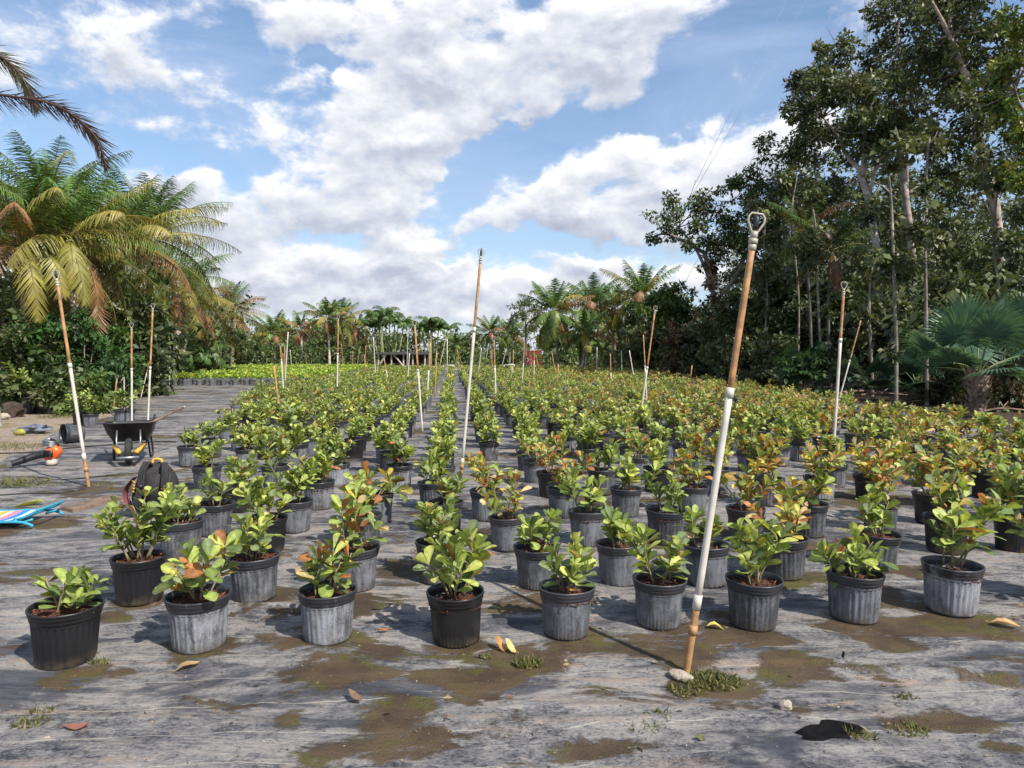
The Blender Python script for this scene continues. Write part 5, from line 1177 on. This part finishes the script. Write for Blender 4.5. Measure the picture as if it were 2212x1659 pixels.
wood('left_woods', 'dark leafy mass behind the left palms and bushes', [(-32, -17, 27, 46, 0, 4.8, 300), (-20, -13.2, 22, 27, 0, 3.6, 110), (-36, -22, 46, 62, 0, 3.4, 90)], 90, .34, 403, DARK + MIDG[:1])
def pine(label, px, Y, top):
    rng = np.random.default_rng(77); b = onground(px, Y); H = pp(px, top, Y)[2]; o = thing('pine_tree', label, 'tree', b); gt, gc = G(), G()
    gt.tube(bez([(0, 0, -.1), (.1, 0, H * .5), (0, 0, H * .9)], 8), np.linspace(.14, .05, 16), 7, (.18, .14, .12))
    for k in range(11):
        z = H * (.48 + .5 * k / 10); a = k * 2.4; r = 1.5 * (1 - .5 * k / 10) * rng.uniform(.6, 1.2); c = np.array([cos(a) * r, sin(a) * r, z + .2]); gt.tube([(0, 0, z - .2), c], .03, 4, (.18, .14, .12)); cloud_leaves(gc, rng, c, .75, 230, .2, DARK[1:], .5, 5)
    gt.build('trunk', M['bark'], o); gc.build('crown', M['tree_leaf'], o)
pine('small flat-topped pine left of the big free-standing coconut palm', 1134, 64, 655)
lump('palm_stump', 'dark brown torn palm stump beside the left trunk', 'palm stump', onground(24, 16.6), (.22, .2, .2), M['bark_dark'], 12, None, .4, .3)

# ------------------------------------------------------------------ far structures
Y0 = 78; b = onground(1150, Y0)
o = thing('container', 'red metal container beyond the field with a round pale mark', 'container', b); g = G(); w_ = 40 / F * Y0; h_ = pp(1150, 757, Y0)[2]
g.box((0, 1.1, h_ / 2), (w_, 2.2, h_)); g.build('body', M['red'], o, False)
g = G()
for k in range(14): g.box((-w_ / 2 + w_ * (k + .5) / 14, -.02, h_ / 2), (.05, .04, h_ * .94))
g.box((0, -.03, .06), (w_, .06, .1)); g.box((0, -.03, h_ - .05), (w_, .06, .09)); g.box((-w_ * .18, -.035, h_ / 2), (.05, .06, h_ * .9)); g.build('ribs', M['red'], o, False)
g = G(); g.lathe([(0, 0), (.22, 0), (.22, .02), (0, .02)], 20); v = g.V[0] @ rot((1, 0, 0), pi / 2).T; g.V[0] = v + (-w_ * .30, -.045, h_ * .45); g.build('round_mark', M['yoke'], o, False)
g = G(); g.lathe([(0, 0), (.13, 0), (.13, .02), (0, .02)], 16); v = g.V[0] @ rot((1, 0, 0), pi / 2).T; g.V[0] = v + (-w_ * .30, -.07, h_ * .45); g.build('mark_centre', M['black'], o, False)
Y1 = 70; b = onground(868, Y1); o = thing('shelter', 'dark open-sided wooden shelter with pale braces under the feathery palms', 'shelter', b); w_ = 100 / F * Y1; h_ = pp(868, 763, Y1)[2]
g = G(); g.box((0, 1.5, h_), (w_ + .5, 3.8, .10), rot((1, 0, 0), .06)); g.build('roof', M['roof'], o, False)
for k, x in enumerate((-.5, -.22, .04, .24, .5)):
    g = G(); g.box((x * w_, 0, h_ / 2 - .06), (.13, .13, h_ - .1)); g.build('post', M['wood_pale'], o, False)
for (x0, z0, x1, z1) in ((-.46, .35, -.33, .92), (-.18, .95, .06, .1)):
    g = G(); g.tube([(x0 * w_, -.12, z0 * h_), (x1 * w_, -.12, z1 * h_)], .08, 4); g.build('brace', M['wood_pale'], o, False)
g = G(); g.box((0, 3.0, h_ / 2), (w_, .06, h_ - .1)); g.build('back_wall', M['roof'], o, False)
g = G(); g.box((0, .8, .55), (w_ * .8, 1.0, .06)); g.build('bench', M['wood'], o, False)
# lattice mast with its guy wires behind the trees
Y2 = 95; b = onground(1858, Y2); o = thing('lattice_mast', 'slim lattice mast rising behind the right forest to the top edge', 'mast', b); g = G(); H = 58.0; s_ = .42
for k in range(3):
    a = k * 2 * pi / 3 + .3; g.tube([(s_ * cos(a), s_ * sin(a), 0), (s_ * cos(a), s_ * sin(a), H)], .05, 5)
g.build('leg_rods', M['tower'], o)
g = G()
for z in np.arange(12, H, .7):
    for k in range(3):
        a, c = k * 2 * pi / 3 + .3, (k + 1) * 2 * pi / 3 + .3; g.tube([(s_ * cos(a), s_ * sin(a), z), (s_ * cos(c), s_ * sin(c), z + .7)], .025, 4); g.tube([(s_ * cos(a), s_ * sin(a), z), (s_ * cos(c), s_ * sin(c), z)], .02, 4)
g.build('lattice', M['tower'], o)
for (xa, ya, xb, yb, lab) in ((1812, 0, 1420, 720, 'lowest'), (1742, 0, 1490, 430, 'middle'), (1700, 0, 1500, 400, 'leftmost')):
    d0, d1 = pp(xa, ya, Y2), pp(xb, yb, Y2 - 18); d = d0 - d1; e = d0 + d * (b[0] - d0[0]) / d[0] if False else d0 + d * .25
    g = G(); g.tube([d1 - b, e - b], .026, 4); w = g.build('guy_wire', M['tower'], o); w['label'] = lab + ' guy wire'

# ------------------------------------------------------------------ small things on the mat
def weed(label, px, py, r, n, h, seed, pal=((.09, .115, .03), (.15, .15, .05), (.19, .16, .07))):
    rng = np.random.default_rng(seed); p = gp(px, py); o = thing('weed_tuft', label, 'weed', (p[0], p[1], .012), 0, 'weed tufts on the mat'); g = G()
    a = rng.uniform(0, 2 * pi, n); q = r * np.sqrt(rng.random(n)); P = np.stack([q * np.cos(a), q * np.sin(a) * .7, np.zeros(n)], -1)
    D = rng.normal(0, .8, (n, 3)); D[:, 2] = np.abs(D[:, 2]) + .5; N = rng.normal(0, 1, (n, 3)); c = np.array(pal)[rng.integers(0, len(pal), n)] * rng.uniform(.7, 1.2, (n, 1))
    h *= .7; g.leaves(P, D, N, h * rng.uniform(.4, 1.2, n), .004 + .005 * rng.random(n), c, BLADE)
    k = n // 2; g.leaves(P[:k] + (0, 0, .006), D[:k] * (1, 1, .3), np.tile((0, 0, 1.0), (k, 1)), h * .35, h * .22, c[:k], LEAF_LOW)
    o2 = g.build('blades', M['grass'], o); return o
WEEDS = [('low green weed patch on the right of the pole foot and pale rock', 1540, 1478, .13, 420, .045), ('small weeds in front of the pale rock', 1480, 1497, .09, 130, .04), ('yellowish grass tuft below the curled yellow leaf', 1140, 1440, .07, 140, .06),
 ('tiny weed between the two foreground puddle stains', 1046, 1424, .04, 40, .03), ('grass tuft at the right foot of the leftmost pot', 213, 1440, .05, 70, .05), ('small weed near the left edge in the foreground', 92, 1543, .05, 50, .035), ('dry grass tuft at lower left', 62, 1572, .07, 80, .05),
 ('weed sprigs on the stained mat at bottom centre', 1395, 1580, .08, 90, .04), ('thin weed left of bottom centre stain', 1428, 1556, .06, 60, .05), ('tuft beside the torn hole in the mat', 1862, 1600, .06, 60, .06), ('green weed patch at lower right', 1960, 1585, .09, 110, .035), ('weed sprig on the mud stain at right', 1950, 1512, .05, 40, .03),
 ('grassy weeds at the foot of the left sprinkler pole', 205, 1053, .16, 160, .07), ('bright weed left of the left sprinkler pole', 98, 1052, .22, 180, .07), ('larger weed at the left edge above the beach chair', 28, 1048, .4, 380, .14), ('grass on the sandy ground at far left', 20, 968, .6, 420, .10), ('yellowish grass near the grey tarp', 130, 902, .5, 320, .12)]
for k, (lab, px, py, r, n, h) in enumerate(WEEDS): weed(lab, px, py, r, n, h, 700 + k)
def dead_leaf(label, px, py, L, col, rz, curl=.25, seed=0):
    p = gp(px, py); ts = [0, .1, .3, .55, .78, .92, 1]; ws = [.06, .25, .75, 1.0, .8, .45, .06]; v, q = strip_tpl(ts, ws, .12, curl); L = L * .85; v = v * (L, L * .45, L); v[:, 2] += .006 - min(0, curl * L)
    v[:, 2] += .012 * np.sin(v[:, 0] / L * 5 + seed); g = G(); g.add(v, q, None, col); g.tube([(0, 0, .012), (-L * .16, .004, .010)], .0018, 4, col)
    o = g.build('fallen_leaf', M['grass']); o.location = (p[0], p[1], .014); o.rotation_euler = (0, 0, rz); return tag(o, label, 'leaf', 'fallen leaves on the mat')
for k, a in enumerate([('curled tan leaf in front of the chalky white pot', 378, 1460, .13, (.36, .24, .12), .7), ('round orange leaf between the streaky pot and the dark smooth pot', 815, 1372, .075, (.42, .17, .08), .3), ('crumpled brown leaf on the mud stain left of centre', 752, 1515, .10, (.20, .12, .08), -.6, -.3),
  ('upright pale yellow leaf right of the dark smooth pot', 1117, 1418, .10, (.55, .45, .18), 2.3, .4), ('rolled orange leaf beside the pale yellow one', 1090, 1412, .09, (.46, .22, .07), 2.2, .5), ('pale yellow leaf left of the pot beside the tall pole', 1565, 1364, .11, (.55, .48, .14), 3.0, .1), ('long peach leaf on the algae at right', 2135, 1352, .17, (.60, .36, .20), -.5, .1),
  ('pink leaf on the pole shadow', 1283, 1352, .07, (.50, .24, .18), 2.6, .2), ('reddish leaf at lower left', 135, 1584, .12, (.30, .12, .09), .1, .1), ('yellow leaf on the mat near the plank', 218, 1062, .16, (.5, .4, .08), .2), ('long green leaf above the beach chair', 25, 1097, .34, (.30, .32, .10), .2, .05),
  ('small brown scrap below the dark smooth pot', 1090, 1526, .05, (.28, .13, .06), .4), ('reddish scrap near the bottom stain', 960, 1563, .04, (.34, .14, .08), .2), ('tan leaf lying right of the second row pot', 1105, 1278, .06, (.50, .42, .26), .4), ('brown curled leaf right of the ribbed grey pots', 1925, 1205, .10, (.38, .20, .12), .8, .3)]): dead_leaf(*a, seed=k)
def hose(label, pts, r=.011, mat='rubber'):
    P = [gp(x, y) for x, y in pts]; Q = bez([np.array([p[0], p[1], r + .012]) for p in P], 10); o_ = Q[0].copy(); g = G(); g.tube(Q - o_, r, 7); o = g.build('irrigation_hose', M[mat]); o.location = o_; return tag(o, label, 'hose')
hose('black irrigation hose running behind the orange leaf blower', [(-20, 983), (70, 980), (150, 971), (245, 963), (330, 957), (380, 957)])
hose('dark hose looping round the weeds above the beach chair', [(-20, 1076), (60, 1071), (130, 1070), (185, 1060), (196, 1052), (185, 1046)])
hose('thin black hose crossing in front of the left sprinkler pole', [(-20, 1035), (80, 1034), (130, 1040), (240, 1030), (330, 1022)], .008)
# torn hole in the mat with curled edges
p = gp(1790, 1592); g = G(); n = 22; v = []; rng = np.random.default_rng(9)
for k in range(n):
    a = k * 2 * pi / n; r = 1 + .35 * sin(2 * a + .6) + .2 * sin(5 * a) + rng.normal(0, .08); v += [(.075 * cos(a) * r, .042 * sin(a) * r, .004), (.086 * cos(a) * r, .050 * sin(a) * r, .016 + .012 * max(0, sin(a))), (.105 * cos(a) * r, .064 * sin(a) * r, .001)]
q = [(3 * k + m_, 3 * ((k + 1) % n) + m_, 3 * ((k + 1) % n) + m_ + 1, 3 * k + m_ + 1) for k in range(n) for m_ in (0, 1)]
g.add(v + [(0, 0, .003)], q, [(3 * k, 3 * n, 3 * ((k + 1) % n)) for k in range(n)]); o = g.build('torn_patch', plain('torn_hole', (.006, .006, .007), .95, .3, 30.0, spec=.1)); o.location = (p[0], p[1], .016); tag(o, 'small black torn patch with a curled edge in the mat at lower right', 'torn cloth')
# broken branches and brown litter along the forest edge
for k, (px, py, L, a, lab) in enumerate([(1862, 853, 2.2, .1, 'brown fallen log pile end beside the green-white pole'), (1905, 858, 1.8, -.1, 'thin fallen branch before the thin trunks'), (1985, 872, 1.6, .2, 'fallen branch left of the big fan palm'), (2170, 895, 1.5, .1, 'pale fallen branch right of the big fan palm')]):
    p = gp(px, py); g = G(); g.tube(bez([(-L / 2, 0, .05), (0, .1, .14), (L / 2, -.05, .08)], 6), np.linspace(.07 if k == 0 else .03, .02, 12), 7, (.20, .13, .10)); g.tube([(0, .1, .13), (.3, .25, .3)], .015, 5, (.2, .13, .1)); o = g.build('fallen_branch', M['bark']); o.location = p; o.rotation_euler = (0, 0, a); tag(o, lab, 'branch')

# crumbs of soil, bark and leaf bits: nobody could count them
rng = np.random.default_rng(31); g = G(); n = 6500
y = 1.5 + 8.5 * rng.random(n) ** 1.6; x = (rng.random(n) - .5) * 1.7 * y + .05 * y; z = wig(x, y) + .0165
L = rng.uniform(.004, .016, n) * np.where(rng.random(n) < .05, 3.0, 1); D = rng.normal(0, 1, (n, 3)) * (1, 1, .2); N = rng.normal(0, .5, (n, 3)) + (0, 0, 1)
pal = np.array([(.08, .05, .03), (.16, .10, .06), (.30, .22, .13), (.05, .04, .03), (.36, .31, .24), (.12, .12, .04)])
keep = x > -2.4 - .28 * y
g.leaves(np.stack([x, y, z], -1)[keep], D[keep], N[keep], L[keep], L[keep] * rng.uniform(.4, .8, keep.sum()), pal[rng.integers(0, 6, keep.sum())], LEAF_LOW)
o = g.build('litter_crumbs', M['mulch']); tag(o, 'fine crumbs of soil, bark and leaf scattered over the mat', 'litter', None, 'stuff')
